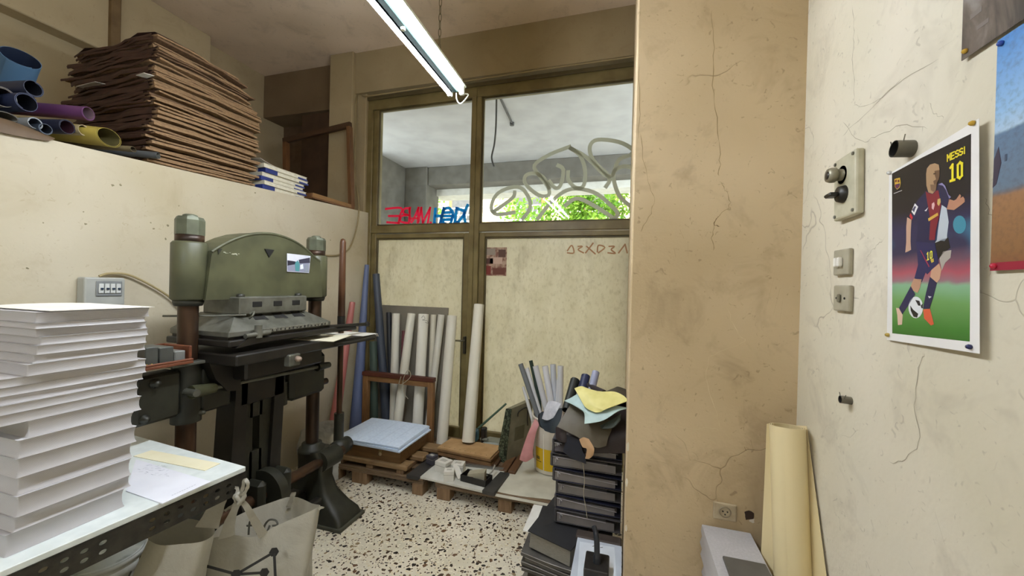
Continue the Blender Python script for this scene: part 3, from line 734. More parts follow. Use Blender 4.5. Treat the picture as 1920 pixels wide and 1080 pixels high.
# sheets lying on the slide table of the press
zt = 1.1655
q = [at(*p_, z=zt) for p_ in ((545, 637), (606, 628), (660, 629), (625, 641))]
tag(MB().prism([(a_.x, a_.y, zt) for a_ in q], (0, 0, .003)).build('card_sheet', mat('ivory_card', 'f0ead2', 'e6e0c6', .5)), 'ivory card lying on the black press bed', 'card')
q = [at(*p_, z=1.146) for p_ in ((655, 631), (694, 631), (690, 646), (668, 640))]
mb = MB().sheet(lambda a_, b_: Vector((-2.0 + .36 * a_, 2.14 + .168 * b_, 1.1462 + .0015 - (max(0, b_ - .93) * .3))), 4, 14, .002)
tag(mb.build('paper_sheet', mat('paper_white', 'eceae2', 'e2dfd6', .6)), 'white paper sheet hanging over the end of the press slide table', 'paper')

# wooden type tray on the left carriage
tz = 1.133
t = thing('wooden_tray', 'wooden tray of metal type blocks on the press carriage', 'tray', (-1.87, 1.07, tz))
M_tw = wood('tray_wood', '7a4428', '5e321c', 'y')
MB().box(-1.96, -1.78, .97, 1.205, tz, tz + .012, .002).build('tray_bottom', M_tw, t)
for q in ((-1.96, -1.948, .97, 1.205, .075), (-1.948, -1.79, 1.193, 1.205, .075), (-1.79, -1.78, .97, 1.205, .022)):
    MB().box(q[0], q[1], q[2], q[3], tz + .012, tz + q[4], .003).build('tray_side', M_tw, t)
M_tb = mat('type_metal', '5d605c', '4a4c4a', .45, 10, metal=.4)
for i, (y0, y1, h, w_) in enumerate(((1.04, 1.085, .075, 'tall dark metal type block at the left in the tray'), (1.088, 1.14, .068, 'middle metal type block in the tray'), (1.143, 1.185, .045, 'short pale metal type block by the tray end'))):
    tag(MB().box(-1.935, -1.80, y0, y1, tz + .012, tz + .012 + h, .003).build('type_block', M_tb if i < 2 else mat('type_pale', '8c908e', '777a78', .4, metal=.4)), w_, 'metal block', 'type blocks in the tray')
mb = MB().tube(smooth_path([(-1.80, 1.0, tz + .014), (-1.805, 1.02, tz + .028), (-1.80, 1.04, tz + .016), (-1.81, 1.055, tz + .026), (-1.80, 1.065, tz + .015)]), .005, 6)
tag(mb.build('brass_ring', mat('brass', 'b59a3a', '8e7728', .35, metal=.8)), 'tangle of brass wire at the edge of the tray', 'wire')

# ================================================================== LEFT WALL FITTINGS
eb = thing('breaker_box', 'grey plastic breaker box on the left wall', 'breaker box', (XL + .03, 1.25, 1.36))
a0 = at(152, 523, x=XL + .06); a1 = at(222, 573, x=XL + .06)
M_eb = mat('box_grey', 'b0b1aa', 'a3a49d', .45)
MB().box(XL, XL + .06, 1.165, 1.32, 1.352, 1.492, .008, seg=2).build('case', M_eb, eb)
MB().box(XL + .06, XL + .066, 1.205, 1.305, 1.40, 1.475, .003).build('cover', mat('box_window', '8d9090', '7d8080', .2), eb)
for i in range(4):
    s = MB().box(XL + .066, XL + .072, 1.213 + i * .022, 1.231 + i * .022, 1.415, 1.462, .002).build('breaker', mat('breaker_white', 'd8dad6', 'caccc8', .4), eb)
    MB().box(XL + .072, XL + .078, 1.217 + i * .022, 1.227 + i * .022, 1.432, 1.442, .001).build('toggle', mat('toggle_blue', '3c4a5c', '2c3644', .4), s)
tag(MB().tube(smooth_path([at(186, 518, x=XL + .02), at(205, 513, x=XL + .02), at(240, 515, x=XL + .02), at(280, 533, x=XL + .02), at(318, 557, x=XL + .02), at(340, 580, x=XL + .02)]), .006, 8)
    .build('power_cable', mat('cable_beige', 'a8986e', '98885e', .5)), 'beige cable drooping from the breaker box towards the press', 'cable')
xc = -2.62
pts = [at(1190, 106, y=3.225), at(1000, 133, y=3.225), at(760, 170, y=3.225), at(690, 180, y=3.225), at(676, 178, x=-2.63), at(668, 186, x=-2.63), at(667, 230, x=-2.63), at(665, 300, x=-2.63), at(668, 345, x=-2.63)]
pts += [at(673, 390, x=-2.49), at(668, 430, x=-2.49), at(655, 465, x=-2.49), at(635, 478, x=-2.49), at(612, 479, x=-2.49), at(598, 478, x=-2.49)]
tag(MB().tube(smooth_path(pts, 5), .007, 8).build('wall_cable', mat('cable_tan', '9a8a66', '8a7a56', .55)), 'painted cable along the lintel and down beside the window', 'cable')

# ================================================================== ON THE LEDGE
M_fold = mat('folder_brown', '4a2f24', '38231b', .65, 10, bump=.3, bscale=30)
M_fpg = mat('folder_pages', 'a3845f', '7d6044', .8, 60, stretch=(1, 1, 6), bump=.4, bscale=160)
M_fpg2 = mat('folder_pages_dark', '7d6044', '5f4630', .8, 60, stretch=(1, 1, 6), bump=.4, bscale=160)
_on = ['', 'first', 'second', 'third', 'fourth', 'fifth', 'sixth', 'seventh', 'eighth', 'ninth', 'tenth', 'eleventh', 'twelfth', 'thirteenth', 'fourteenth', 'fifteenth', 'sixteenth', 'seventeenth', 'eighteenth', 'nineteenth']
def ordinal(n): return _on[n] if n < 20 else {20: 'twentieth', 30: 'thirtieth', 40: 'fortieth'}[n] if n % 10 == 0 else {2: 'twenty', 3: 'thirty'}[n // 10] + '-' + _on[n % 10]
nF = 40; z = ledge(1.8) + .015
for i in range(nF):
    th = rng.choice((.012, .015, .018, .021, .025)) * 1.02; k_ = i / nF
    yend = 2.13 - (.14 * max(0, (k_ - .72) / .28)) + rng.uniform(-.05, .028) + (.03 if .45 < k_ < .72 else 0)
    y0 = 1.475 + rng.uniform(-.018, .018) + .03 * k_; xfr = -2.548 + rng.uniform(-.035, .018) - .02 * k_; x0 = -3.28 + rng.uniform(-.05, .05) + .12 * max(0, k_ - .8)
    ph1, ph2 = rng.uniform(0, 6), rng.uniform(0, 6); am = .002 + .005 * k_
    def base(a_, b_, up, x0=x0, xfr=xfr, y0=y0, yend=yend, ph1=ph1, ph2=ph2, am=am, z=z, k_=k_):
        x = x0 + (xfr - x0) * a_; y = y0 + (yend - y0) * b_
        sag = -.05 * k_ * max(0, b_ - .3) ** 1.5 - .03 * k_ * (1 - a_) * (1 - b_)
        edge = am * math.sin(ph1 + 9 * b_ + 2 * a_)
        return Vector((x + .006 * math.sin(ph2 + 14 * b_) * (a_ > .9), y + .008 * math.sin(ph2 * 2 + 11 * a_) * (b_ < .1), z + up + sag + edge * .6 - (y - 1.8) * -.042))
    lab = '%s brown paper folder from the bottom of the tall pile on the ledge' % ordinal(i + 1)
    if i == nF - 1: lab = 'crumpled brown folder on the very top of the tall pile'
    elif i == 0: lab = 'brown folder at the very bottom of the tall pile on the ledge'
    t = thing('brown_folder', lab, 'folder', (-2.9, 1.8, z), 'brown folders piled on the ledge')
    mb = MB().sheet(lambda a_, b_: base(a_, b_, th * .86), 5, 6, th * .62)
    mb.build('pages', M_fpg if rng.random() < .7 else M_fpg2, t)
    top_c = 3 if i < nF - 1 else 1
    f_ = lambda a_, b_: base(a_ - .012, b_ * .99 - .012, th * .97) + (Vector((0, 0, .02 * math.sin(9 * a_) * (1 - b_))) if i == nF - 1 else Vector())
    mb = MB().sheet(f_, 6, 7, th * .09)
    mb.sheet(lambda a_, b_: base(a_ * .985 - .012, -.016, th * (b_ * .97)) + Vector((0, -.004 * math.sin(PI * b_) + .004 * math.sin(ph1 + 20 * a_), 0)), 10, 2, .0)
    mb.build('cover', M_fold, t)
    z += th * 1.0
zt_pile = z
# slips sticking out of the pile
for (u, v, w_, lb) in ((160, 155, 40, 'white slip sticking out low on the dark side of the folder pile'), (262, 136, 14, 'white torn corner sticking out near the top of the folder pile')):
    q = at(u, v, y=1.44)
    tag(MB().sheet(lambda a_, b_: Vector((q.x + w_ * .0022 * (a_ - .5) * 2, 1.44 + .05 * b_, q.z + .006 * a_ - .01 * (1 - b_))), 3, 3, .002).build('paper_slip', mat('paper_white', 'eceae2')), lb, 'paper slip')

def roll(name, p0, p1, r, c_out, c_in, label, turns=1.6, flatten=1.0, cat='roll', r1=None, group='rolls on the ledge', th=.0022, rough=.5, seg=40):
    """a sheet rolled up spirally from p0 (open end in view) to p1"""
    p0 = Vector(p0); p1 = Vector(p1); d = (p1 - p0).normalized(); r1 = r1 or r
    up = Vector((0, 0, 1)); a_ = up.cross(d); a_ = a_.normalized() if a_.length > .2 else Vector((1, 0, 0)).cross(d).normalized(); b_ = d.cross(a_)
    n = int(seg * turns); st = rng.uniform(0, 6.28)
    def pt(e, k_, s_):
        t_ = k_ / n * turns * 2 * PI; rr = (r if e == 0 else r1) * (1 - .10 * (1 - k_ / n) * turns) - s_
        c_ = p0 if e == 0 else p1
        return c_ + a_ * math.cos(t_ + st) * rr + b_ * math.sin(t_ + st) * rr * flatten
    mo = MB(); mi = MB(); m = n + 1
    for mb_, s_, fl in ((mo, 0, False), (mi, th, True)):
        vs = [pt(0, k_, s_) for k_ in range(m)] + [pt(1, k_, s_) for k_ in range(m)]
        fs = [(k_, k_ + 1, m + k_ + 1, m + k_) for k_ in range(n)]
        mb_.raw(vs, [f[::-1] for f in fs] if fl else fs, True)
    vs = [pt(0, k_, 0) for k_ in range(m)] + [pt(0, k_, th) for k_ in range(m)]
    mo.raw(vs, [(k_, k_ + 1, m + k_ + 1, m + k_) for k_ in range(n)])
    vs = [pt(1, k_, 0) for k_ in range(m)] + [pt(1, k_, th) for k_ in range(m)]
    mo.raw(vs, [(k_, k_ + 1, m + k_ + 1, m + k_) for k_ in range(n)])
    t = thing(name, label, cat, tuple(min((p0, p1), key=lambda q_: q_.z)), group)
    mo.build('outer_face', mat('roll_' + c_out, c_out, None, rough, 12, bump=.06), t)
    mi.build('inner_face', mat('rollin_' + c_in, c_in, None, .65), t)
    return t
R_ = lambda u, v, x=-2.56: at(u, v, x=x)
def lroll(u, v, r, co, ci, label, dx=-.75, dy=-.12, dz=.0, x=-2.56, **k_):
    p = R_(u, v, x); roll('vinyl_roll', p, p + Vector((dx, dy, dz)), r, co, ci, label, **k_)
roll('vinyl_roll', at(38, 108, x=-2.66), at(8, 190, x=-2.86), .066, '4a6c8c', '16223a', 'wide light blue roll standing up at the far left of the ledge', turns=1.2)
lroll(63, 166, .036, '2a3148', '10131f', 'navy roll with open end below the wide blue roll')
lroll(50, 192, .040, '2b3350', '0e1220', 'thick navy roll in the middle of the ledge rolls', x=-2.54)
lroll(6, 182, .044, '77736c', '2a1e24', 'grey roll with dark red inside at the left frame edge', x=-2.57)
lroll(12, 218, .040, '6d6a62', '55524a', 'flattened grey roll under the others at the left', flatten=.45)
lroll(66, 231, .026, '8f959a', '3c4450', 'thin pale grey roll near the front of the ledge', x=-2.52)
lroll(86, 242, .025, '3f4a5a', '161c2a', 'thin slate blue roll lowest on the ledge', x=-2.51)
lroll(126, 238, .034, '23263a', '3a1a28', 'navy roll with maroon inside pointing at the room', x=-2.52, dy=-.2)
lroll(166, 213, .034, '653a66', '7d6570', 'purple roll leaning on the folder pile', x=-2.55, dy=-.3, dz=.02)
lroll(157, 244, .026, 'a89a78', '6a5c42', 'small beige roll next to the yellow one', x=-2.52, dy=-.2)
lroll(205, 258, .074, 'ab9a48', '5d5530', 'flattened yellow roll with olive inside on the ledge', x=-2.50, dy=-.35, flatten=.62, dz=.05)
lroll(250, 280, .024, '6e6248', '4a4030', 'olive brown roll squeezed below the folder pile', x=-2.505, dy=-.4, flatten=.6)
lroll(297, 292, .021, '4a4d50', '6a6a64', 'dark grey roll at the foot of the folder pile', x=-2.50, dy=-.45, flatten=.9)
mb = MB().sheet(patch([[(-2.75, .80, 2.15), (-2.75, .95, 2.16), (-2.75, 1.08, 2.15)], [(-2.52, .80, 2.135), (-2.52, .95, 2.15), (-2.52, 1.09, 2.125)], [(-2.48, .80, 2.09), (-2.48, .93, 2.08), (-2.485, 1.06, 2.095)]]), 8, 8, .004)
tag(mb.build('leather_scrap', mat('leather_brown', '6d5a44', '5c4a38', .6, bump=.2)), 'brown leather scrap hanging over the ledge under the rolls', 'leather')

# booklets with blue corners
z = ledge(2.4) + .008
M_bc = mat('booklet_cream', 'd9d3bd', 'cac4ac', .6); M_bb = mat('booklet_blue', '2c3c86', '243272', .5); M_bp = mat('booklet_pages', 'e8e4d4', 'c9c4b0', .7, 40, stretch=(1, 1, 8))
names = ('bottom', 'second', 'third', 'fourth', 'fifth', 'top')
for i in range(6):
    th = .03; dy = rng.uniform(-.012, .012) - (.012 if i < 3 else 0); dxx = rng.uniform(-.012, .012)
    x0, x1, y0, y1 = -2.92 + dxx, -2.565 + dxx, 2.19 + dy, 2.575 + dy + (.01 if i > 3 else 0)
    zz = z + i * (th + .001) + (.042 * 0)
    t = thing('booklet', ('%s of six cream booklets with blue corners on the ledge' % names[i]), 'book', (-2.74, 2.38, zz), 'booklets on the ledge')
    MB().box(x0 + .004, x1 - .004, y0 + .003, y1 - .004, zz + .003, zz + th - .003).build('page_block', M_bp, t)
    mb = MB().box(x0, x1, y0, y1, zz, zz + .003).box(x0, x1, y0, y1, zz + th - .003, zz + th).box(x0, x1, y0 - .002, y0 + .002, zz, zz + th)
    mb.build('cover', M_bc, t)
    if i % 2 == 0: MB().box(x1 - .07, x1 + .001, y0 - .003, y0 + .1, zz - .0004, zz + th + .0004).build('blue_corner', M_bb, t)
    MB().box(x1 - .06, x1 + .001, y1 - .09, y1 + .001, zz - .0004, zz + .012).build('blue_corner', M_bb, t)
zz = z + 6 * .031
tag(MB().sheet(lambda a_, b_: Vector((-2.9 + .32 * a_, 2.17 + .2 * b_, zz + .004 + .03 * (1 - b_) ** 2)), 4, 6, .002).build('paper_sheet', mat('paper_white', 'eceae2')), 'loose white sheet curling on top of the booklets', 'paper')

# wooden frame, plank and dark board at the end of the ledge
M_fw = wood('frame_wood', '7d5634', '5c3d22', 'z'); M_fwd = wood('frame_wood_dark', '4a3220', '38240f', 'x')
fz = ledge(3.1)
t = thing('picture_frame', 'empty wooden frame leaning by the column at the end of the ledge', 'frame', (-2.95, 3.12, fz))
def beam(mb, A, B, w, h, nrm=(0, 1, 0)):
    A = Vector(A); B = Vector(B); d = (B - A).normalized(); n = Vector(nrm); s_ = d.cross(n).normalized(); n = s_.cross(d).normalized()
    vs = [p + s_ * (i * w / 2) + n * (j * h / 2) for p in (A, B) for i, j in ((-1, -1), (1, -1), (1, 1), (-1, 1))]
    return mb.raw(vs, [(3, 2, 1, 0), (4, 5, 6, 7), (0, 1, 5, 4), (1, 2, 6, 5), (2, 3, 7, 6), (3, 0, 4, 7)])
beam(MB(), (-3.40, 3.12, 2.93), (-2.585, 3.12, 3.02), .05, .035).build('top_bar', M_fwd, t)
beam(MB(), (-2.60, 3.12, 3.0), (-2.555, 3.12, fz + .03), .035, .05).build('side_bar', M_fw, t)
beam(MB(), (-3.37, 3.12, 2.91), (-3.345, 3.12, fz + .03), .04, .05).build('side_bar', M_fw, t)
beam(MB(), (-3.37, 3.12, fz + .03), (-2.54, 3.12, fz + .028), .04, .05).build('bottom_bar', M_fw, t)
t = thing('wooden_tray_box', 'shallow wooden tray lying along the ledge edge before the column', 'tray', (-2.62, 2.87, ledge(2.85)))
MB().box(-2.78, -2.53, 2.62, 3.09, ledge(2.85) + .014, ledge(2.85) + .024).build('tray_bottom', M_fw, t)
MB().box(-2.545, -2.53, 2.62, 3.09, ledge(2.85) + .024, ledge(2.85) + .06, .003).build('tray_side', wood('tray_pale', '9a7448', '7d5a34', 'y'), t)
MB().box(-2.78, -2.545, 2.62, 2.64, ledge(2.85) + .024, ledge(2.85) + .06, .003).build('tray_side', M_fw, t)
tag(MB().box(-3.36, -2.935, 3.30, 3.33, fz + .01, 3.27, .004).build('dark_board', mat('board_dark', '4a3524', '3a281a', .6, 5)), 'dark brown board standing behind the wooden frame', 'board')

# ================================================================== TABLE WITH PAPER
ZT_ = .82
M_tt = mat('table_white', 'dfe6e4', 'd2dad8', .35, 20, bump=.03)
M_ang = mat('slotted_angle', '2c2a26', '3d3a33', .5, 30, metal=.4, bump=.25, bscale=80)
TX = Matrix.Translation((-1.306, 1.068, 0)) @ Matrix.Rotation(math.radians(-4.6), 4, 'Z')     # local: x to the left is negative, y towards the camera is negative
tb = thing('work_table', 'white topped work table on dark slotted angle legs', 'table', (-1.8, .7, 0))
TL, TW = 1.3, 1.05
mb = MB(); mb.box(-TW, 0, -TL, 0, ZT_ - .018, ZT_, .002, TX); mb.build('table_top', M_tt, tb)
def perf_plate(mb, org, ux, uz, L, H, holes, th):
    """flat bar with real oval holes; holes = list of (s,h,a,b) centres and half axes on a regular cell grid"""
    n = ux.cross(uz).normalized() * th
    cells = []
    xs = sorted(set([0, L] + [c for h in holes for c in (h[0] - h[4], h[0] + h[4])]))
    def P(s_, h_): return org + ux * s_ + uz * h_
    def quad(a, b, c, d):
        for off, fl in ((Vector(), False), (n, True)):
            q = [a + off, b + off, c + off, d + off]
            mb.raw(q if fl else q[::-1], [(0, 1, 2, 3)])
    last = 0
    cols = {}
    for h in holes: cols.setdefault(round(h[0], 4), []).append(h)
    for s0 in sorted(cols):
        hs = sorted(cols[s0], key=lambda q: q[1]); w = hs[0][4]
        if s0 - w > last: quad(P(last, 0), P(s0 - w, 0), P(s0 - w, H), P(last, H))
        last = s0 + w; zb = 0
        for (sc, hc, a, b, w_, hh) in hs:
            if hc - hh > zb + 1e-6: quad(P(s0 - w, zb), P(s0 + w, zb), P(s0 + w, hc - hh), P(s0 - w, hc - hh))
            ring = [(a * math.cos(t), b * math.sin(t)) for t in [2 * PI * (k + .5) / 12 for k in range(12)]]
            sq = []
            for (rx, rz) in ring:
                f = 1 / max(abs(rx / a) , abs(rz / b)); sq.append((rx / a * f * w, rz / b * f * hh))
            corners = {2: None}
            for k in range(12):
                k2 = (k + 1) % 12
                a0, a1, b0, b1 = ring[k], ring[k2], sq[k], sq[k2]
                pts = [P(s0 + a0[0], hc + a0[1]), P(s0 + a1[0], hc + a1[1]), P(s0 + b1[0], hc + b1[1])]
                if abs(b0[0] - b1[0]) > 1e-6 and abs(b0[1] - b1[1]) > 1e-6:
                    cx = max((b0[0], b1[0]), key=abs); cz = max((b0[1], b1[1]), key=abs); pts.append(P(s0 + cx, hc + cz))
                pts.append(P(s0 + b0[0], hc + b0[1]))
                for off, fl in ((Vector(), False), (n, True)):
                    q = [p + off for p in pts]; mb.raw(q if not fl else q[::-1], [list(range(len(q)))])
                i0, i1 = P(s0 + a0[0], hc + a0[1]), P(s0 + a1[0], hc + a1[1])
                mb.raw([i0, i1, i1 + n, i0 + n], [(0, 1, 2, 3)])
            zb = hc + hh
        if zb < H - 1e-6: quad(P(s0 - w, zb), P(s0 + w, zb), P(s0 + w, H), P(s0 - w, H))
    if last < L: quad(P(last, 0), P(L, 0), P(L, H), P(last, H))
    for a, b in (((0, 0), (L, 0)), ((0, H), (L, H)), ((0, 0), (0, H)), ((L, 0), (L, H))):
        mb.raw([P(*a), P(*b), P(*b) + n, P(*a) + n], [(0, 1, 2, 3)])
H = .07
def hole_rows(L):
    hs = []; s_ = .06
    while s_ < L - .05:
        if .10 < (s_ % .28) or s_ < .12:
            hs.append((round(s_, 4), .022, .0085, .006, .0165, .012))
            hs.append((round(s_, 4), .047, .0085, .006, .0165, .0125))
        s_ += .036
    return hs
ux = (TX.to_3x3() @ Vector((0, -1, 0))); org = TX @ Vector((.002, 0, ZT_ - .018 - H))
mb = MB(); perf_plate(mb, org, ux, Vector((0, 0, 1)), TL, H, hole_rows(TL), .003)
mb.box(-.05, .002, -TL, 0, ZT_ - .021, ZT_ - .0185, 0, TX); mb.build('angle_rail', M_ang, tb)
ux = (TX.to_3x3() @ Vector((-1, 0, 0))); org = TX @ Vector((0, .001, ZT_ - .018 - H))
mb = MB(); perf_plate(mb, org, ux, Vector((0, 0, 1)), TW, H, hole_rows(TW), -.003); mb.build('angle_rail', M_ang, tb)
for lx_, ly_ in ((-.04, -.55), (-TW, -.003), (-.04, -TL + .04), (-TW, -TL + .04)):
    mb = MB().box(lx_, lx_ + .04, ly_ - .003, ly_, 0, ZT_ - .02, 0, TX).box(lx_ + .037, lx_ + .04, ly_ - .04, ly_ - .003, 0, ZT_ - .02, 0, TX)
    mb.build('leg', M_ang, tb)

def flat_sheet(name, pix, z, th, m, label, cat='paper', group=None):
    q = [at(u, v, z=z + th) for u, v in pix]
    return tag(MB().prism([(p.x, p.y, z) for p in q], (0, 0, th)).build(name, m), label, cat, group)
flat_sheet('card_strip', [(250, 855), (284, 844), (413, 868.5), (384, 882)], ZT_ + .0003, .002, mat('cream_strip', 'efe9cc', 'e8e1c0', .5), 'cream card strip on the far end of the white table', 'card')
o = flat_sheet('printed_sheet', [(236, 920), (255, 861), (395.5, 902.7), (305, 944)], ZT_ + .0003, .003, mat('sheet_bluewhite', 'e6e8f0', 'dfe1ea', .5), 'white sheet with faint pencil notes at the table edge', 'paper')
mb = MB(); zz = ZT_ + .0038
for _ in range(34):
    u0, v0 = rng.uniform(258, 312), rng.uniform(872, 892)
    p0 = at(u0, v0, z=zz); p1 = at(u0 + rng.uniform(3, 9), v0 + rng.uniform(-2, 1.5), z=zz)
    d = (p1 - p0).normalized(); n = Vector((-d.y, d.x, 0)) * .0005; mb.raw([p0 + n, p0 - n, p1 - n, p1 + n], [(0, 1, 2, 3)])
for i in range(10):
    u0, v0 = 322 + i * 4.6, 929 - i * 2.1; p0 = at(u0, v0, z=zz); p1 = at(u0 + 3.2, v0 - 1.5, z=zz); n = Vector((.0008, .0002, 0)); mb.raw([p0 + n, p0 - n, p1 - n, p1 + n], [(0, 1, 2, 3)])
mb.build('pencil_notes', mat('pencil', '8d90a2', '7f8294', .8), o)

# page blocks: 19 blocks, bottom to top; every one a pile of cut sheets
un = [10, 25, 32, 32, 32, 35, 52, -28, -34, -30, -26, -20, 50, 62, 68, 75, 65, 65, 66]
ur = [235, 247, 248, 250, 258, 252, 267, 261, 261, 271, 275, 275, 262, 275, 277, 280, 277, 275, 282]
vt = [915, 888, 858, 828, 798, 772, 742, 727, 713, 698, 685, 672, 657, 642, 628, 615, 602, 594, 577]
ordn = ['bottom', 'second', 'third', 'fourth', 'fifth', 'sixth', 'seventh', 'eighth', 'ninth', 'tenth', 'eleventh', 'twelfth', 'thirteenth', 'fourteenth', 'fifteenth', 'sixteenth', 'seventeenth', 'eighteenth', 'top']
a = N('page_edges'); v = a.coord()
wv = a.add('ShaderNodeTexWave', wave_type='BANDS', bands_direction='Z'); wv.inputs['Scale'].default_value = 160; wv.inputs['Distortion'].default_value = 1.2; wv.inputs['Detail'].default_value = 2
a.link(v, wv.inputs['Vector'])
c_ = a.mix(a.ramp(wv.outputs['Fac'], [(.2, 0.0), (.9, 1.0)]), 'adabad', 'c0bec0'); a.link(c_, a.b.inputs['Base Color']); a.b.inputs['Roughness'].default_value = .6
a.bump(wv.outputs['Fac'], .15, .002); M_pe = a.m
M_pink = mat('pink_page_edges', 'd8c4c0', 'cdb8b4', .6, 40, stretch=(1, 1, 6))
z0 = ZT_ + .0006
for i in range(19):
    xfb = -1.40 + rng.uniform(-.006, .006)
    z1 = max(z0 + .012, at(ur[i], vt[i], x=xfb).z)
    ya = at(un[i], vt[i] + 20, x=xfb).y; yb = at(ur[i], vt[i], x=xfb).y
    x0 = xfb - .30 + rng.uniform(-.01, .01)
    fl = .004 if i < 7 else .002; h = z1 - z0 - .0006
    rot_ = rng.uniform(-.01, .01) if i > 6 else 0
    secs = []
    for k, ins in ((0, 0), (.12, fl * .6), (.35, fl), (.65, fl), (.88, fl * .6), (1, 0)):
        s_ = rrect(x0 + ins, xfb - ins, ya + ins, yb - ins, z0 + h * k, .003, 1)
        secs.append([(x + rot_ * (y - ya), y, z) for x, y, z in s_])
    mb = loft(MB(), secs)
    tag(mb.build('page_block', M_pink if i in (16, 17, 14) and False else M_pe), ('%s block of cut white paper in the tall stack on the table' % ordn[i]) if 0 < i < 18 else ('%smost block of cut white paper in the tall stack on the table' % ordn[i].replace('bottom', 'bottom')), 'paper block', 'paper blocks stacked on the table')
    z0 = z1
ztop = z0
tag(MB().sheet(lambda a_, b_: Vector((-1.70 + .31 * a_, .60 + .225 * b_, ztop + .0035 + .004 * math.sin(3 * b_) * (1 - a_))), 5, 5, .0015).build('paper_sheet', mat('paper_white', 'eceae2')), 'loose white sheet on top of the tall paper stack', 'paper')

# bucket under the table
def bucket(name, c, r, h, label, mbody, lid=None, rim=True):
    t = thing(name, label, 'bucket', c); x, y, z = c
    MB().lathe([(0, z), (r * .86, z), (r * .87, z + .005), (r, z + h - .05), (r, z + h), (r * .965, z + h), (r * .965, z + h - .01), (r * .84, z + .012), (0, z + .012)], (x, y, 0), 36).build('body', mbody, t)
    MB().lathe([(r, z + h - .055), (r * 1.045, z + h - .05), (r * 1.045, z + h - .03), (r, z + h - .025)], (x, y, 0), 36).build('rim', mbody, t)
    MB().lathe([(r * .995, z + h - .012), (r * 1.05, z + h - .01), (r * 1.05, z + h + .004), (r * .99, z + h + .004)], (x, y, 0), 36).build('lip', mbody, t)
    if lid: MB().lathe([(r * .97, z + h + .003), (r * .97, z + h + .010), (r * .92, z + h + .004), (0, z + h + .004)], (x, y, 0), 36).build('lid', lid, t)
    pts = [(x + r * 1.06 * math.cos(t_), y + r * 1.06 * math.sin(t_), z + h - .04 - .09 * math.sin((t_ + .2) / PI * PI) * 1) for t_ in [-.2 - PI * k / 14 for k in range(15)]]
    return t
M_bkt = mat('bucket_white', 'd6d8d2', 'c6c8c2', .4)
c = at(195, 1036, z=.37); bt = bucket('plastic_bucket', (c.x, c.y, 0), .125, .36, 'white lidded plastic bucket under the work table', M_bkt, mat('bucket_lid', 'dde2de', 'a9b0ac', .4, 12, .5, .62))
MB().tube(smooth_path([(c.x + .13, c.y + .02, .31), (c.x + .135, c.y - .03, .24), (c.x + .09, c.y - .1, .2), (c.x, c.y - .14, .2)], 5), .003, 6).build('wire_handle', mat('wire_steel', '77756c', '65635a', .4, metal=.7), bt)

# carrier bags
a = N('thin_plastic'); v = a.coord(); f = a.noise(v, 9, 6, .65, .5)
c_ = a.mix(a.ramp(f, [(.3, 0.0), (.7, 1.0)]), 'c2bfb2', 'b2aea1')
a.link(c_, a.b.inputs['Base Color']); a.b.inputs['Roughness'].default_value = .32
a.bump(f, .35, .02)
tl_ = a.add('ShaderNodeBsdfTranslucent'); a.link(c_, tl_.inputs[0]); mx_ = a.add('ShaderNodeMixShader'); mx_.inputs[0].default_value = .3
a.link(a.b.outputs[0], mx_.inputs[1]); a.link(tl_.outputs[0], mx_.inputs[2]); a.link(mx_.outputs[0], a.o.inputs[0]); M_pl = a.m
def bag_body(rim, bottom, rows, wob, th=.002, seed=1):
    r = random.Random(seed); n = len(rim)
    rim = smooth_path(list(rim) + [rim[0]], 4)[:-1]; bottom = smooth_path(list(bottom) + [bottom[0]], 4)[:-1]; n = len(rim)
    ph = [r.uniform(0, 6) for _ in range(8)]
    def P(k, j):
        t = j / rows; p = rim[k % n].lerp(bottom[k % n], t)
        w = wob * math.sin(PI * min(1, t * 1.05)) ; an = 2 * PI * k / n
        c = sum(rim, Vector()) / n
        d = Vector((p.x - c.x, p.y - c.y, 0)); d = d.normalized() if d.length > 1e-5 else d
        return p + d * w * (math.sin(3 * an + ph[0] + 4 * t) + .6 * math.sin(7 * an + ph[1] - 6 * t) + .4 * math.sin(11 * an + ph[2] + 9 * t))
    mb = MB(); vs = [P(k, j) for j in range(rows + 1) for k in range(n)]
    mb.raw(vs, [(j * n + k, j * n + (k + 1) % n, (j + 1) * n + (k + 1) % n, (j + 1) * n + k) for j in range(rows) for k in range(n)], True)
    mb.raw([vs[rows * n + k] for k in range(n)], [list(range(n))])
    return mb, P, n
rim = [at(392, 1010, y=1.02), at(436, 1003, y=1.06), at(478, 1007, y=1.09), at(520, 985, y=1.13), at(597, 951, y=1.20), at(585, 944, y=1.30), at(548, 931, y=1.36), at(500, 945, y=1.30), at(455, 962, y=1.22), at(415, 985, y=1.12)]
bot = [(-1.43, .98, .004), (-1.33, .97, .004), (-1.25, .96, .004), (-1.17, .97, .004), (-1.07, 1.02, .004), (-1.05, 1.12, .004), (-1.1, 1.24, .004), (-1.2, 1.26, .004), (-1.33, 1.2, .004), (-1.42, 1.10, .004)]
bot = [Vector(p) for p in bot]
bg1 = thing('carrier_bag', 'white plastic carrier bag with knotted handles and black hexagon print', 'bag', (-1.22, 1.1, 0))
mbb, BP, bn = bag_body(rim, bot, 10, .010, seed=4); mbb.build('body', M_pl, bg1)
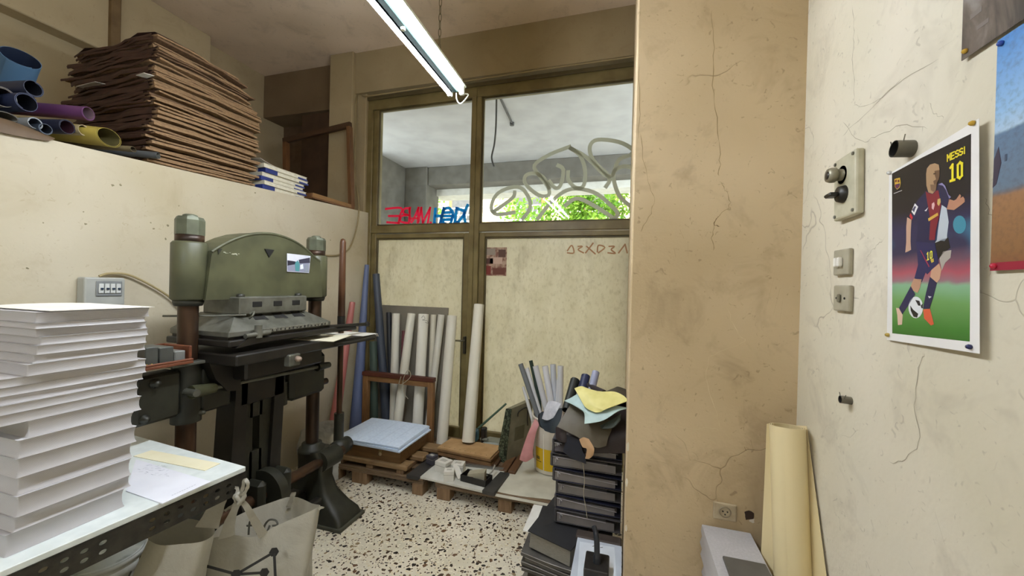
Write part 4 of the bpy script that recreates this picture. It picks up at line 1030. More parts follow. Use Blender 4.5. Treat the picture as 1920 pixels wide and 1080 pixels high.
def strip(mb, pts, w, nrm=(1, -.6, .2), crk=.004):
    pts = smooth_path(pts, 5); nrm = Vector(nrm).normalized()
    L, R = [], []
    for i, p in enumerate(pts):
        d = (pts[min(i + 1, len(pts) - 1)] - pts[max(i - 1, 0)]).normalized(); s_ = d.cross(nrm).normalized()
        ww = w[0] + (w[1] - w[0]) * i / (len(pts) - 1) if isinstance(w, tuple) else w
        cr_ = nrm * crk * math.sin(i * 1.7)
        L.append(p + s_ * ww / 2 + cr_); R.append(p - s_ * ww / 2 - cr_)
    m = len(pts); mb.raw(L + R, [(i, i + 1, m + i + 1, m + i) for i in range(m - 1)], True); return mb
yk = 1.03
kn = at(449, 935, y=yk)
strip(MB(), [at(425, 1008, y=1.045), at(432, 975, y=1.04), kn], (.05, .014)).build('handle', M_pl, bg1)
strip(MB(), [at(494, 1004, y=1.10), at(478, 978, y=1.07), at(462, 950, y=1.04), kn], (.03, .012)).build('handle', M_pl, bg1)
mb = MB(); mb.tube([kn + Vector((.014 * math.cos(t), .009 * math.sin(2 * t), .016 * math.sin(t))) for t in [2 * PI * k / 14 for k in range(14)]], .008, 8, closed=True)
mb.tube([kn + Vector((.011 * math.sin(t), .010 * math.cos(t), .012 * math.cos(2 * t))) for t in [2 * PI * k / 14 for k in range(14)]], .007, 8, closed=True)
mb.build('knot', M_pl, bg1)
strip(MB(), [kn, at(455, 915, y=yk), at(459, 899, y=yk), at(465, 908, y=yk), at(460, 922, y=yk), kn], .011).build('knot_loop', M_pl, bg1)
strip(MB(), [kn, at(440, 922, y=yk), at(444, 914, y=yk), kn], .010).build('knot_loop', M_pl, bg1)
strip(MB(), [kn, at(436, 948, y=yk), at(421, 958, y=yk)], .010).build('knot_loop', M_pl, bg1)
strip(MB(), [at(540, 952, y=1.34), at(545, 940, y=1.35), at(551, 923, y=1.36)], .02).build('handle_stub', M_pl, bg1)
strip(MB(), [at(588, 962, y=1.22), at(596, 956, y=1.205), at(606, 950, y=1.2)], .014).build('handle_stub', M_pl, bg1)
# black hexagon print, laid just over the front of the bag
hexn = [(378, 1052), (447, 1071), (517, 1030), (499, 1068), (520, 1095)]
def bagpt(u, v):
    t = max(0, min(1, (u - 380) / 215)); return at(u, v, y=.958 + .20 * t + max(0, (v - 1000)) * -.0004)
M_bp_ = mat('print_black', '1a1a1b', '222223', .5)
mb = MB()
for (u, v) in hexn[:4]:
    c = bagpt(u, v) + Vector((.006, -.012, 0)); nn = Vector((.45, -.85, .1)).normalized(); s1 = nn.cross(Vector((0, 0, 1))).normalized(); s2 = s1.cross(nn)
    mb.prism([c + s1 * .016 * math.cos(k * PI / 3) + s2 * .016 * math.sin(k * PI / 3) for k in range(6)], nn * .0015)
for a_, b_ in ((0, 1), (1, 2), (2, 4), (3, 1), (0, 5)):
    A = bagpt(*hexn[a_]); B = bagpt(*(hexn[b_] if b_ < 5 else (374, 1085)))
    pts = [A.lerp(B, k / 8) + Vector((.007, -.0125, 0)) for k in range(9)]
    strip(mb, pts, .009, (.45, -.85, .1), 0)
mb.build('hexagon_print', M_bp_, bg1)
txt = [[(466, 1003), (468, 980), (474, 976), (476, 983)], [(462, 986), (474, 985)], [(484, 986), (482, 1002)], [(485, 978), (486, 976)], [(494, 1002), (496, 986), (505, 975), (517, 976), (520, 984), (510, 986)], [(500, 1000), (506, 985)]]
mb = MB()
for ln in txt: strip(mb, [at(u, v, y=1.205) for u, v in ln] if len(ln) > 2 else [at(*ln[0], y=1.205), at((ln[0][0] + ln[1][0]) / 2, (ln[0][1] + ln[1][1]) / 2, y=1.205), at(*ln[1], y=1.205)], .008, (.4, -.9, .1), 0)
o = mb.build('mirrored_print', mat('print_grey', '77766e', '6d6c64', .6), bg1); o['label'] = 'grey lettering showing through the back of the bag'

rim = [at(278, 1012, y=.86), at(300, 985, y=.92), at(350, 972, y=.98), at(395, 985, y=1.0), at(402, 1000, y=.95), at(380, 1015, y=.9), at(340, 1020, y=.86), at(300, 1022, y=.84)]
bot = [Vector(p) for p in ((-1.60, .72, .004), (-1.62, .86, .004), (-1.5, .95, .004), (-1.36, .93, .004), (-1.33, .86, .004), (-1.34, .76, .004), (-1.42, .68, .004), (-1.52, .66, .004))]
bg2 = thing('carrier_bag', 'greyish plastic bag half hidden under the work table', 'bag', (-1.45, .82, 0))
mbb, _, _ = bag_body(rim, bot, 8, .014, seed=8); mbb.build('body', M_pl, bg2)
strip(MB(), [at(388, 990, y=.97), at(404, 955, y=1.0), at(418, 930, y=1.02)], (.07, .03)).build('handle', M_pl, bg2)

# ================================================================== PALLETS AND WHAT STANDS ON THEM
M_pw = wood('pallet_wood', '7d664c', '5c4935', 'x'); M_pw2 = wood('pallet_block', '8c7052', '6d543a', 'z')
def pallet(x0, x1, y0, y1, label, blocks, zt=.118):
    t = thing('wooden_pallet', label, 'pallet', ((x0 + x1) / 2, (y0 + y1) / 2, 0), 'pallets by the window')
    for by in (y0 + .005, (y0 + y1) / 2 - .04, y1 - .085):
        for b0, b1 in blocks: MB().box(b0, b1, by, by + .08, 0, zt - .036, .003).build('block', M_pw2, t)
        MB().box(x0, x1, by, by + .085, zt - .036, zt - .018, .002).build('stringer', M_pw, t)
    n = 6; w = (y1 - y0) / n
    for k in range(n): MB().box(x0 + rng.uniform(-.01, .01), x1 + rng.uniform(-.01, .01), y0 + k * w + .008, y0 + (k + 1) * w - .008, zt - .018, zt, .002).build('deck_board', M_pw, t)
    return t
pallet(-2.17, -1.33, 2.42, 3.20, 'wooden pallet by the press under the crate and rolls', ((-2.16, -2.04), (-1.93, -1.80), (-1.42, -1.335)))
pallet(-1.24, -.36, 2.42, 3.20, 'wooden pallet under the trimmer and the paint bucket', ((-1.225, -1.125), (-.775, -.68), (-.46, -.37)))
zP = .118
t = thing('slat_rack', 'loose rack of thick wooden slats under the wooden crate', 'pallet', (-1.8, 2.65, zP))
M_sl = wood('slat_wood', '967a54', '705638', 'x')
for k, yy in enumerate((2.43, 2.60, 2.77)):
    MB().box(-2.13, -1.47 + k * .035, yy, yy + .10, zP + .03, zP + .068, .008).build('slat', M_sl, t)
for xx in (-2.08, -1.82, -1.56): MB().box(xx, xx + .06, 2.44, 2.86, zP, zP + .031, .003).build('bearer', M_pw2, t)
zc = zP + .069
t = thing('wooden_crate', 'brown wooden crate with a latch under the printed sheets', 'crate', (-1.75, 2.6, zc))
M_cr = wood('crate_wood', '7d5c36', '614526', 'x'); cx0, cx1, cy0, cy1, ch = -2.03, -1.535, 2.45, 2.84, .105
for q in ((cx0, cx1, cy0, cy0 + .012), (cx0, cx1, cy1 - .012, cy1), (cx0, cx0 + .012, cy0 + .012, cy1 - .012), (cx1 - .012, cx1, cy0 + .012, cy1 - .012)):
    MB().box(q[0], q[1], q[2], q[3], zc, zc + ch, .002).build('side_board', M_cr, t)
MB().box(cx0 + .012, cx1 - .012, cy0 + .012, cy1 - .012, zc, zc + .01).build('bottom_board', M_cr, t)
MB().box(cx0, cx1, cy0, cy1, zc + ch, zc + ch + .008, .002).build('lid', M_cr, t)
l = MB().box(-1.715, -1.69, cy0 - .006, cy0, zc + .045, zc + ch - .01, .003).build('latch', mat('latch_brass', 'a98f62', '8a744c', .4, metal=.6), t)
MB().lathe([(0, 0), (.012, .002), (.013, .006), (0, .009)], (-1.7, cy0 - .012, zc + .05), 12, 'y').build('latch_knob', mat('latch_pale', 'c9b48c', 'b5a07a', .4), l)
zs = zc + ch + .0085
sheet_names = ['lowest bundle of large printed sheets on the crate', 'second bundle of large printed sheets on the crate', 'third bundle of large printed sheets on the crate', 'topmost bundle of large printed sheets with fine grid lines']
M_ps2 = mat('sheets_bluewhite', 'd9e8fb', 'ccdcf2', .5, 50, stretch=(1, 1, 10))
for i in range(4):
    th = .011 if i < 3 else .006
    dx, dy, an = rng.uniform(-.012, .012), rng.uniform(-.01, .01), math.radians(rng.uniform(-2.5, 2.5) - 1)
    X = Matrix.Translation((-1.775 + dx, 2.615 + dy, 0)) @ Matrix.Rotation(an, 4, 'Z')
    mb = MB().sheet(lambda a_, b_: X @ Vector((-.27 + .54 * a_, -.225 + .45 * b_, zs + th - .008 * max(0, a_ - .86) - .012 * max(0, .15 - b_) + .002 * math.sin(4 * a_))), 8, 6, th * .93)
    o = tag(mb.build('sheet_bundle', M_ps2), sheet_names[i], 'paper', 'printed sheets on the crate')
    zs += th
mb = MB()
for k in range(1, 6):
    x = -.26 + .52 * k / 6
    A = [X @ Vector((x - .0006, -.215 + .43 * j / 6, zs + .0012 + .002 * math.sin(4 * (x + .27) / .54) - .008 * max(0, (x + .27) / .54 - .86))) for j in range(7)]
    B = [p + Vector((.0012, 0, 0)) for p in A]; mb.raw(A + B, [(j, 7 + j, 8 + j, j + 1) for j in range(6)])
mb.build('grid_lines', mat('line_grey', 'a5adba', '9aa2af', .7), o)

# trestle frame
t = thing('trestle_frame', 'brown wooden trestle frame standing before the white paper rolls', 'frame', (-1.88, 2.97, zP))
M_tr = wood('trestle_wood', '8c663e', '6d4c2a', 'z'); M_trd = wood('trestle_dark', '5a2c1c', '451f12', 'x')
for x in (-2.215, -1.565):
    MB().box(x - .026, x + .026, 2.93, 2.975, zP, .665, .003).build('post', M_tr, t)
MB().box(-2.245, -1.535, 2.925, 2.98, .665, .70, .003).build('top_rail', M_trd, t)
MB().box(-2.19, -1.59, 2.932, 2.955, .62, .664, .002).build('lower_rail', wood('trestle_rail', '8c663e', '6d4c2a', 'x'), t)
MB().tube(smooth_path([at(u, v, y=2.922) for u, v in ((752, 706), (748, 722), (760, 716), (770, 705), (765, 694), (756, 712), (757, 735), (765, 748))], 5), .003, 6).build('string', mat('string', 'b8b09a', 'a8a08a', .8), t)

# rolls of paper and vinyl leaning on the glass
def lean(ut, vt_, ub, vb, r, co, ci, label, yt=3.24, yb_=3.0, r1=None, name='paper_roll', group='rolls leaning on the window', zb=None, turns=2.2, flatten=1.0):
    T = at(ut, vt_, y=yt - r); Bp = at(ub, vb, y=yb_); d = (Bp - T).normalized()
    zb = zP + .004 if zb is None else zb
    Bp = T + d * ((zb + r * .15 - T.z) / d.z)
    return roll(name, T, Bp, r, co, ci, label, r1=r1, group=group, turns=turns, flatten=flatten, seg=28)
tag(MB().raw([(-2.36, 3.12, zP + .002), (-1.57, 3.12, zP + .002), (-1.57, 3.128, zP + .002), (-2.36, 3.128, zP + .002), (-2.345, 3.29, 1.28), (-1.585, 3.29, 1.28), (-1.585, 3.298, 1.28), (-2.345, 3.298, 1.28)],
             [(3, 2, 1, 0), (4, 5, 6, 7), (0, 1, 5, 4), (1, 2, 6, 5), (2, 3, 7, 6), (3, 0, 4, 7)]).build('grey_board', mat('greyboard', '7d776a', '726c5f', .7, 6)), 'large grey cardboard leaning on the door behind the rolls', 'board')
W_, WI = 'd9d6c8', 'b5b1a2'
lean(661, 567, 632, 762, .026, 'a8645f', '834844', 'pink roll behind the blue one next to the press', yt=3.0, yb_=2.72, r1=.05, name='vinyl_roll', zb=.004)
lean(688, 497, 668, 790, .022, '5a6688', '434d68', 'long blue roll in the corner beside the window', yt=3.2, yb_=2.93, r1=.060, name='vinyl_roll', zb=zP + .004)
lean(705, 514, 724, 788, .034, '3c4350', '2a2f3a', 'long charcoal roll right beside the blue roll', yb_=3.08, r1=.044, name='vinyl_roll')
lean(729, 586, 734, 770, .026, '23252a', '17181c', 'short black roll behind the first white roll', yt=3.27, yb_=3.12, name='vinyl_roll')
lean(700, 640, 702, 790, .036, '3c4c44', '2a3630', 'dark green roll low behind the trestle', yt=3.1, yb_=3.0, name='vinyl_roll')
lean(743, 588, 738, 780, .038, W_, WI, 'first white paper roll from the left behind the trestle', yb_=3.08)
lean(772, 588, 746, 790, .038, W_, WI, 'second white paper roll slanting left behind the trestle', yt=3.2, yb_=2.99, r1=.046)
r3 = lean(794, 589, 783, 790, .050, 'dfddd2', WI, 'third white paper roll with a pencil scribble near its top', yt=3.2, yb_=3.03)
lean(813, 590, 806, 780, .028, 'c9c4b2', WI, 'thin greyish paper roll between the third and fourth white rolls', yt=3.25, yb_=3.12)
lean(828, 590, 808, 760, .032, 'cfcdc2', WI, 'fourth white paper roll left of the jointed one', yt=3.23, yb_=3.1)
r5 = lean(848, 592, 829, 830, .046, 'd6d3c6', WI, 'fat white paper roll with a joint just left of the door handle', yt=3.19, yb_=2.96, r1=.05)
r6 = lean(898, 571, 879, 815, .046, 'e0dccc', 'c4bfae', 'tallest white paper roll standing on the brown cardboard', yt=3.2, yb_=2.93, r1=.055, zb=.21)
lean(757, 620, 752, 790, .020, '5a2a30', '3a181c', 'thin maroon roll hidden between white rolls', yt=3.15, yb_=3.06, name='vinyl_roll')
pts = [at(u, v, y=3.088) for u, v in ((790, 596), (794, 592), (797, 598), (792, 600), (800, 601), (803, 606), (797, 604))]
MB().tube(smooth_path(pts, 4), .0015, 5).build('pencil_scribble', mat('pencil_dark', '55544e', '4a4944', .8), r3)

# cardboard on the second pallet
M_kb = mat('brown_cardboard', 'b9966a', 'aa875a', .75, 12, bump=.1)
q = [at(u, v, z=.205) for u, v in ((846, 821), (941, 836), (919, 858.5), (820.5, 838))]
M_kb2 = mat('brown_cardboard_dark', '8a6844', '755636', .75, 12)
kn_ = ('bottom', 'second', 'third', 'fourth', 'top')
z = .143
for i in range(5):
    th = .0125; dx, dy = rng.uniform(-.01, .01), rng.uniform(-.012, .012); cx_ = sum(p.x for p in q) / 4; cy_ = sum(p.y for p in q) / 4
    o = tag(MB().prism([(p.x + dx * (i < 4), p.y + dy * (i < 4), z) for p in q[::-1]], (0, 0, th - .0008)).build('kraft_cardboard', M_kb if i == 4 else M_kb2), '%s brown cardboard panel in the pile under the tallest white roll' % kn_[i], 'cardboard', 'cardboard panels on the pallet')
    z += th
mb = MB()
for k in range(9):
    p0 = q[3].lerp(q[2], .1 + .1 * k) + (q[0] - q[3]).normalized() * .03; mb.cyl((p0.x, p0.y, z - .0012), (p0.x, p0.y, z - .0003), .003, n=8)
mb.build('punched_hole', M_slot, o)
tag(MB().box(-1.23, -.9, 2.72, 2.93, zP + .0005, .1425, .003).build('cardboard_support', wood('support_wood', '5a4028', '45301c', 'x')), 'dark wooden panel under the brown cardboard pile', 'board')
for i, (x0, x1) in enumerate(((-.86, -.80), (-.79, -.735))):
    tag(MB().box(x0, x1, 2.70, 3.12, zP + .0005, zP + .024, .003).build('wooden_batten', wood('batten_wood', '6a4a30', '533820', 'y')), ('narrow brown batten next to the cardboard pile' if i == 0 else 'narrow brown batten next to the white sheet'), 'batten')

# trimmer board with black end rails
zt = zP + .0005
t = thing('paper_trimmer', 'white ruled trimmer board with black end rails on the pallet', 'paper trimmer', (-1.1, 2.5, zt))
def quadp(pix, z): return [(p.x, p.y, z) for p in (at(u, v, z=z + .014) for u, v in pix)]
MB().prism(quadp([(785, 893), (819, 868), (948, 882), (908, 921)][::-1], zt), (0, 0, .014)).build('board', mat('trimmer_white', 'd3d2c8', 'c2c1b6', .5), t)
M_tk = mat('trimmer_black', '2e2d2c', '3c3a38', .5)
MB().prism(quadp([(762, 893), (801, 862), (819, 868), (784, 897)][::-1], zt), (0, 0, .024)).build('end_rail', M_tk, t)
MB().prism(quadp([(904, 922), (938, 887), (955, 889), (926, 927)][::-1], zt), (0, 0, .024)).build('end_rail', M_tk, t)
MB().prism(quadp([(819, 868), (822, 866), (945, 880), (942, 883)][::-1], zt), (0, 0, .026)).build('back_bar', mat('trimmer_steel', '8b8a84', '75746e', .4, metal=.6), t)
A, B = at(930, 888, z=.16), at(928, 868, z=.22); MB().tube(smooth_path([at(910, 893, z=.165), at(922, 885, z=.175), at(928, 872, z=.20)]), .006, 6).build('blade_arm', mat('trimmer_arm', 'a8a698', '949284', .4), t)
zb = zt + .0145
M_cart = mat('carton_white', 'dcd9d0', 'cfccc2', .55); 
def carton(pix0, yb, w, d, h, ang, label, m=M_cart, lid=None, name='small_carton', z=zb):
    p = at(*pix0, z=z); X = Matrix.Translation((p.x, p.y, z)) @ Matrix.Rotation(math.radians(ang), 4, 'Z')
    t = thing(name, label, 'box', (p.x, p.y, z), 'small cartons on the trimmer')
    MB().box(-w / 2, w / 2, -d / 2, d / 2, 0, h, .002, X).build('body', m, t)
    MB().box(-w / 2 - .001, w / 2 + .001, -d / 2 - .001, d / 2 + .001, h * .62, h * .645, 0, X).build('lid_seam', mat('seam_grey', '8d8a80', '7d7a70', .7), t)
    MB().box(-w * .25, w * .25, -d * .2, d * .2, h - .0002, h + .0006, 0, X).build('flap', mat('flap_grey', 'b9b6ac', 'aba89e', .6), t)
    return t
carton((832, 882), 0, .10, .085, .075, -14, 'white carton at the back left of the trimmer')
carton((859, 884), 0, .09, .075, .065, 8, 'white carton at the back middle of the trimmer')
carton((842, 899), 0, .07, .06, .07, 20, 'small open white carton at the front of the trimmer')
carton((810, 868), 0, .07, .06, .06, -20, 'dark grey little box behind the white cartons', mat('box_slate', '4a4850', '3d3b42', .6), z=zt + .026)
p = at(858, 893, z=zb)
X = Matrix.Translation((p.x, p.y, zb + .036)) @ Matrix.Rotation(math.radians(-38), 4, 'Z') @ Matrix.Rotation(math.radians(32), 4, 'Y')
tag(MB().box(-.06, .06, -.022, .022, -.005, .005, .002, X).build('narrow_carton', M_cart), 'narrow white folded carton lying tilted among the cartons', 'box')
p = at(893, 902, z=zb); X = Matrix.Translation((p.x, p.y, zb)) @ Matrix.Rotation(math.radians(-8), 4, 'Z')
t = thing('black_tray', 'small black open tray on the trimmer board', 'tray', (p.x, p.y, zb))
for q4 in ((-.10, .10, -.05, -.045, .045), (-.10, .10, .045, .05, .045), (-.10, -.095, -.045, .045, .045), (.095, .10, -.045, .045, .045)): MB().box(q4[0], q4[1], q4[2], q4[3], 0, q4[4], .001, X).build('side', M_pb, t)
MB().box(-.095, .095, -.045, .045, 0, .006, 0, X).build('bottom', M_pb, t)
X2 = X @ Matrix.Translation((.005, .0, .0065)) @ Matrix.Rotation(math.radians(14), 4, 'Z')
wb = thing('wooden_block', 'pale wooden block stuck in the black tray', 'block', tuple(X2 @ Vector((0, 0, 0))))
MB().raw([X2 @ Vector(p_) for p_ in ((-.06, -.03, 0), (.06, -.03, 0), (.06, .03, 0), (-.06, .03, 0), (-.06, -.03, .05), (.06, -.03, .075), (.06, .03, .075), (-.06, .03, .05))],
         [(3, 2, 1, 0), (4, 5, 6, 7), (0, 1, 5, 4), (1, 2, 6, 5), (2, 3, 7, 6), (3, 0, 4, 7)]).build('body', mat('block_pale', 'aaa48e', '98927c', .6), wb)
MB().box(-.062, -.02, -.034, -.028, .0, .035, .002, X2).build('rust_stain', mat('rust', '5a3424', '45261a', .8), wb)

# white sheet, small cutter, marbled box, bucket
mb = MB().sheet(lambda a_, b_: Vector((-.79 + .42 * a_, 2.405 + .62 * b_, zP + .003 + .003 * math.sin(5 * a_ + 3 * b_) * (b_ > 0) - (.012 if b_ == 0 else 0))), 8, 10, .002)
tag(mb.build('protective_sheet', mat('dust_sheet', 'cbc8b6', 'b9b5a2', .8, 7, bump=.15)), 'creased white sheet spread on the pallet under the paint bucket', 'sheet')
cb = at(925, 828, y=2.98)
t = thing('lever_cutter', 'small grey lever cutter with a green arm by the door', 'paper cutter', (cb.x, 3.02, zP))
M_gc = mat('cutter_grey', '8d9188', '7b7f76', .45, metal=.3)
MB().box(-1.10, -.94, 2.96, 3.10, zP, zP + .10, .03, seg=3).build('base', M_gc, t)
MB().box(-1.06, -.96, 2.955, 2.962, zP + .03, zP + .075, .003).build('base_panel', mat('cutter_pale', 'a5a89e', '95988e', .45), t)
MB().box(-1.115, -1.075, 2.98, 3.03, zP + .05, zP + .20, .008).build('hinge_post', M_pb, t)
A = at(897, 803, y=2.99); B = at(949, 757, y=2.99)
MB().cyl(A, B, .010, .008, n=10).build('lever_arm', mat('arm_green', '4f6a58', '3f5848', .45), t)
MB().cyl((-1.12, 3.0, zP + .10), (-1.05, 2.97, zP + .115), .012, n=10).build('spring', M_gc, t)
tag(MB().box(-1.33, -1.22, 3.14, 3.22, zP + .0, zP + .10, .006).build('blue_tin', mat('tin_blue', '4f86ac', '3d6f94', .5, 10)), 'small light blue tin on the pallet behind the tallest roll', 'tin')

a = N('marbled_paper'); v = a.coord(); f = a.noise(v, 30, 6, .7, 2.0)
a.link(a.ramp(f, [(.42, '14170f'), (.5, '24301e'), (.56, '7f8a70'), (.6, '1c2216')]), a.b.inputs['Base Color']); a.b.inputs['Roughness'].default_value = .5; M_mar = a.m
bx = thing('box_file', 'tall box file with dark green marbled spine leaning by the bucket', 'box file', (-.85, 3.02, zP))
X = Matrix.Translation((-.945, 2.90, zP + .003)) @ Matrix.Rotation(math.radians(-28), 4, 'Z') @ Matrix.Rotation(math.radians(6), 4, 'Y')
MB().raw([X @ Vector(p_) for p_ in ((0, 0, 0), (.10, 0, 0), (.10, .27, 0), (0, .27, 0), (.03, .02, .42), (.085, .02, .44), (.085, .27, .46), (.03, .27, .45))],
         [(3, 2, 1, 0), (4, 5, 6, 7), (0, 1, 5, 4), (1, 2, 6, 5), (2, 3, 7, 6), (3, 0, 4, 7)]).build('case', mat('file_tan', '8a8570', '77725e', .6, 9), bx)
MB().raw([X @ Vector(p_) for p_ in ((-.002, -.003, .002), (.102, -.003, .002), (.087, .017, .44), (.028, .017, .42), (-.002, .002, .002), (.102, .002, .002), (.087, .022, .44), (.028, .022, .42))],
         [(0, 1, 2, 3), (7, 6, 5, 4), (0, 4, 5, 1), (1, 5, 6, 2), (2, 6, 7, 3), (3, 7, 4, 0)]).build('spine', M_mar, bx)
MB().tube(smooth_path([X @ Vector(p_) for p_ in ((.088, .10, .36), (.094, .10, .40), (.09, .20, .41), (.095, .21, .32), (.1, .22, .26))], 4), .004, 6).build('tie_ribbon', M_pb, bx)
MB().box(.0995, .101, .08, .19, .16, .27, 0, X @ Matrix.Rotation(math.radians(-2), 4, 'Y')).build('file_label', mat('file_label', '6a654e', '5c5742', .7), bx)

M_pbk = mat('bucket_cream', 'ddd6c8', 'd2cabb', .4)
bc = (-.50, 2.90, zP + .006); bk = bucket('paint_bucket', bc, .155, .40, 'cream paint bucket with yellow label holding paper rolls', M_pbk)
def arc_band(mb, c, r0, r1, z0, z1, a0, a1, n=14):
    vs = []
    for k in range(n + 1):
        t_ = math.radians(a0 + (a1 - a0) * k / n)
        vs += [(c[0] + r0 * math.cos(t_), c[1] + r0 * math.sin(t_), z0), (c[0] + r1 * math.cos(t_), c[1] + r1 * math.sin(t_), z1)]
    mb.raw(vs, [(2 * k, 2 * k + 2, 2 * k + 3, 2 * k + 1) for k in range(n)], True); return mb
rb = lambda z: .155 * (.87 + .13 * (z - .005) / .345) + .0012
def band(z0, z1, a0, a1, c, nm, e=0): return arc_band(MB(), bc, rb(z0) + e, rb(z1) + e, bc[2] + z0, bc[2] + z1, a0, a1).build(nm, mat('label_' + c, c, c, .45), bk)
band(.03, .19, 222, 252, 'd8b21c', 'yellow_label'); band(.03, .19, 255, 292, 'dcb51a', 'yellow_label'); band(.035, .30, 252.4, 254.6, 'efe9dc', 'label_gap')
band(.10, .125, 226, 240, '6d5a1c', 'label_print', .0004); band(.085, .092, 224, 246, '6d5a1c', 'label_print', .0004)
# rolls in the bucket
spec = [((976, 682), (1012, 790), .020, '6f7478', 'slate grey paper roll leaning left in the bucket'), ((988, 690), (1014, 780), .018, 'd5d6d8', 'thin white roll beside the slate one in the bucket'),
        ((995, 676), (1020, 790), .016, '22352c', 'dark green roll with pale wrapper in the bucket'), ((1004, 686), (1030, 790), .024, 'c9cbd0', 'pale grey roll in the left half of the bucket'),
        ((1022, 686), (1040, 790), .026, 'd9dade', 'broad white roll in the middle of the bucket'), ((1037, 683), (1042, 790), .024, 'c2c6cd', 'bluish white roll standing upright in the bucket'),
        ((1051, 686), (1050, 790), .024, 'd0d1d4', 'white roll on the right of the bucket'), ((1047, 712), (1043, 800), .015, 'e0e0e0', 'thin short white roll in front in the bucket'),
        ((981, 725), (1002, 800), .014, 'dcdcda', 'thin white roll poking out over the bucket rim'), ((1018, 732), (1022, 800), .018, 'cdbfa8', 'short beige roll in the bucket')]
for i, (tp_, bt_, r, c, lb) in enumerate(spec):
    yy = 2.86 + .03 * (i % 3)
    T = at(*tp_, y=yy + .04); Bq = at(*bt_, y=yy); d = (Bq - T).normalized(); Bq = T + d * ((bc[2] + .03 - T.z) / d.z)
    Bq.x = min(max(Bq.x, bc[0] - .085), bc[0] + .085)
    roll('paper_roll', T, Bq, r, c, '8f9294', lb, group='paper rolls in the bucket', turns=2, seg=20)
def rag(name, net, m, label, th=.003, nu=14, nv=14, cat='leather'):
    cp = [[at(u, v, y=y) for (u, v, y) in row] for row in net]
    return tag(MB().sheet(patch(cp), nu, nv, th).build(name, m), label, cat)
rag('pink_cloth', [[(1003, 785, 2.77), (1008, 790, 2.76), (1011, 796, 2.75)], [(990, 812, 2.72), (997, 815, 2.71), (1005, 812, 2.72)], [(977, 850, 2.70), (988, 855, 2.69), (999, 845, 2.70)], [(974, 862, 2.70), (986, 866, 2.69), (1000, 858, 2.70)]],
    mat('leather_pink', 'cf9290', 'bf8280', .6, 12), 'pink leather strip hanging over the rim of the bucket')

# ================================================================== BINDERS, BOOKS AND LEATHER BY THE PILLAR
M_bd = mat('binder_grey', '4d4a4c', '413f42', .5, 30, bump=.08); M_bin = mat('binder_inside', '7d7876', '6e6a69', .55); M_bed = mat('binder_edge', 'c4c2c6', 'aaa8ae', .3, metal=.6)
M_bnv = mat('binder_navy', '20233a', '191b2e', .5); M_blk = mat('black_cloth', '1c1c1f', '252528', .6)
zb0 = .30; hb = .066
bl = ('lowest', 'second lowest', 'third lowest', 'third highest', 'second highest', 'highest')
for i in range(6):
    z = zb0 + i * (hb + .004); x0 = -.318 - .004 * (i % 2) - (.014 if i == 4 else 0) - (.004 * i if i > 2 else 0); x1 = .008; y0 = 1.95 + .008 * ((i * 7) % 3); y1 = y0 + .285
    t = thing('ring_binder', '%s grey ring binder in the stack beside the pillar' % bl[i], 'binder', ((x0 + x1) / 2, (y0 + y1) / 2, z), 'ring binders stacked by the pillar')
    MB().box(x0, x0 + .012, y0, y1, z, z + hb, .004, seg=2).build('spine', M_bd, t)
    dr = .006 + .004 * (i % 2)
    for nm, za, zb_, s_ in (('bottom_cover', z, z + dr * .3, 1), ('top_cover', z + hb - .003, z + hb - .003 - dr, -1)):
        MB().raw([(x0 + .006, y0, za), (x1, y0, zb_), (x1, y1, zb_), (x0 + .006, y1, za), (x0 + .006, y0, za + .003), (x1, y0, zb_ + .003), (x1, y1, zb_ + .003), (x0 + .006, y1, za + .003)],
                 [(3, 2, 1, 0), (4, 5, 6, 7), (0, 1, 5, 4), (1, 2, 6, 5), (2, 3, 7, 6), (3, 0, 4, 7)]).build(nm, M_bnv if i % 2 else M_bd, t)
    # inner boards closing to a point, with a bright metal edge
    a0, a1 = (z + .010, z + hb - .02) ; tip = z + hb * (.35 if i % 2 else .55); xa = x0 + .012; xb = x1 - (.07 if i % 2 == 0 else .02)
    for k, zz in ((1, a1),):
        A, B = ((xa, zz), (xb, tip + .004 * k)) if i % 2 == 0 or k else ((xa + .08, tip), (xb, zz))
        MB().raw([(A[0], y0 + .004, A[1]), (B[0], y0 + .004, B[1]), (B[0], y1 - .01, B[1]), (A[0], y1 - .01, A[1]), (A[0], y0 + .004, A[1] + .003), (B[0], y0 + .004, B[1] + .003), (B[0], y1 - .01, B[1] + .003), (A[0], y1 - .01, A[1] + .003)],
                 [(3, 2, 1, 0), (4, 5, 6, 7), (0, 1, 5, 4), (1, 2, 6, 5), (2, 3, 7, 6), (3, 0, 4, 7)]).build('inner_board', M_bin, t)
        MB().tube([(A[0], y0 + .002, A[1] + .0015), (B[0], y0 + .002, B[1] + .0015)], .0013, 6).build('metal_edge', M_bed, t)
    MB().box(x0 + .013, x1 - .03, y0 + .006, y0 + .010, z + .004, z + hb - .024).build('lining', M_bin, t)
    MB().tube([(x0 + .03, y0 + .003, z + .02), (x0 + .03, y0 + .003, z + hb - .022), (x0 + .04, y0 + .003, z + hb - .03)], .003, 6).build('ring', M_bed, t)
ztb = zb0 + 6 * (hb + .004)
tag(MB().tube(smooth_path([at(u, v, y=1.942) for u, v in ((1093, 868), (1096, 900), (1094, 925), (1098, 950), (1101, 972))], 5), .0016, 6).build('string', mat('string', 'b8b09a')), 'thin string hanging down the front of the binder stack', 'string')
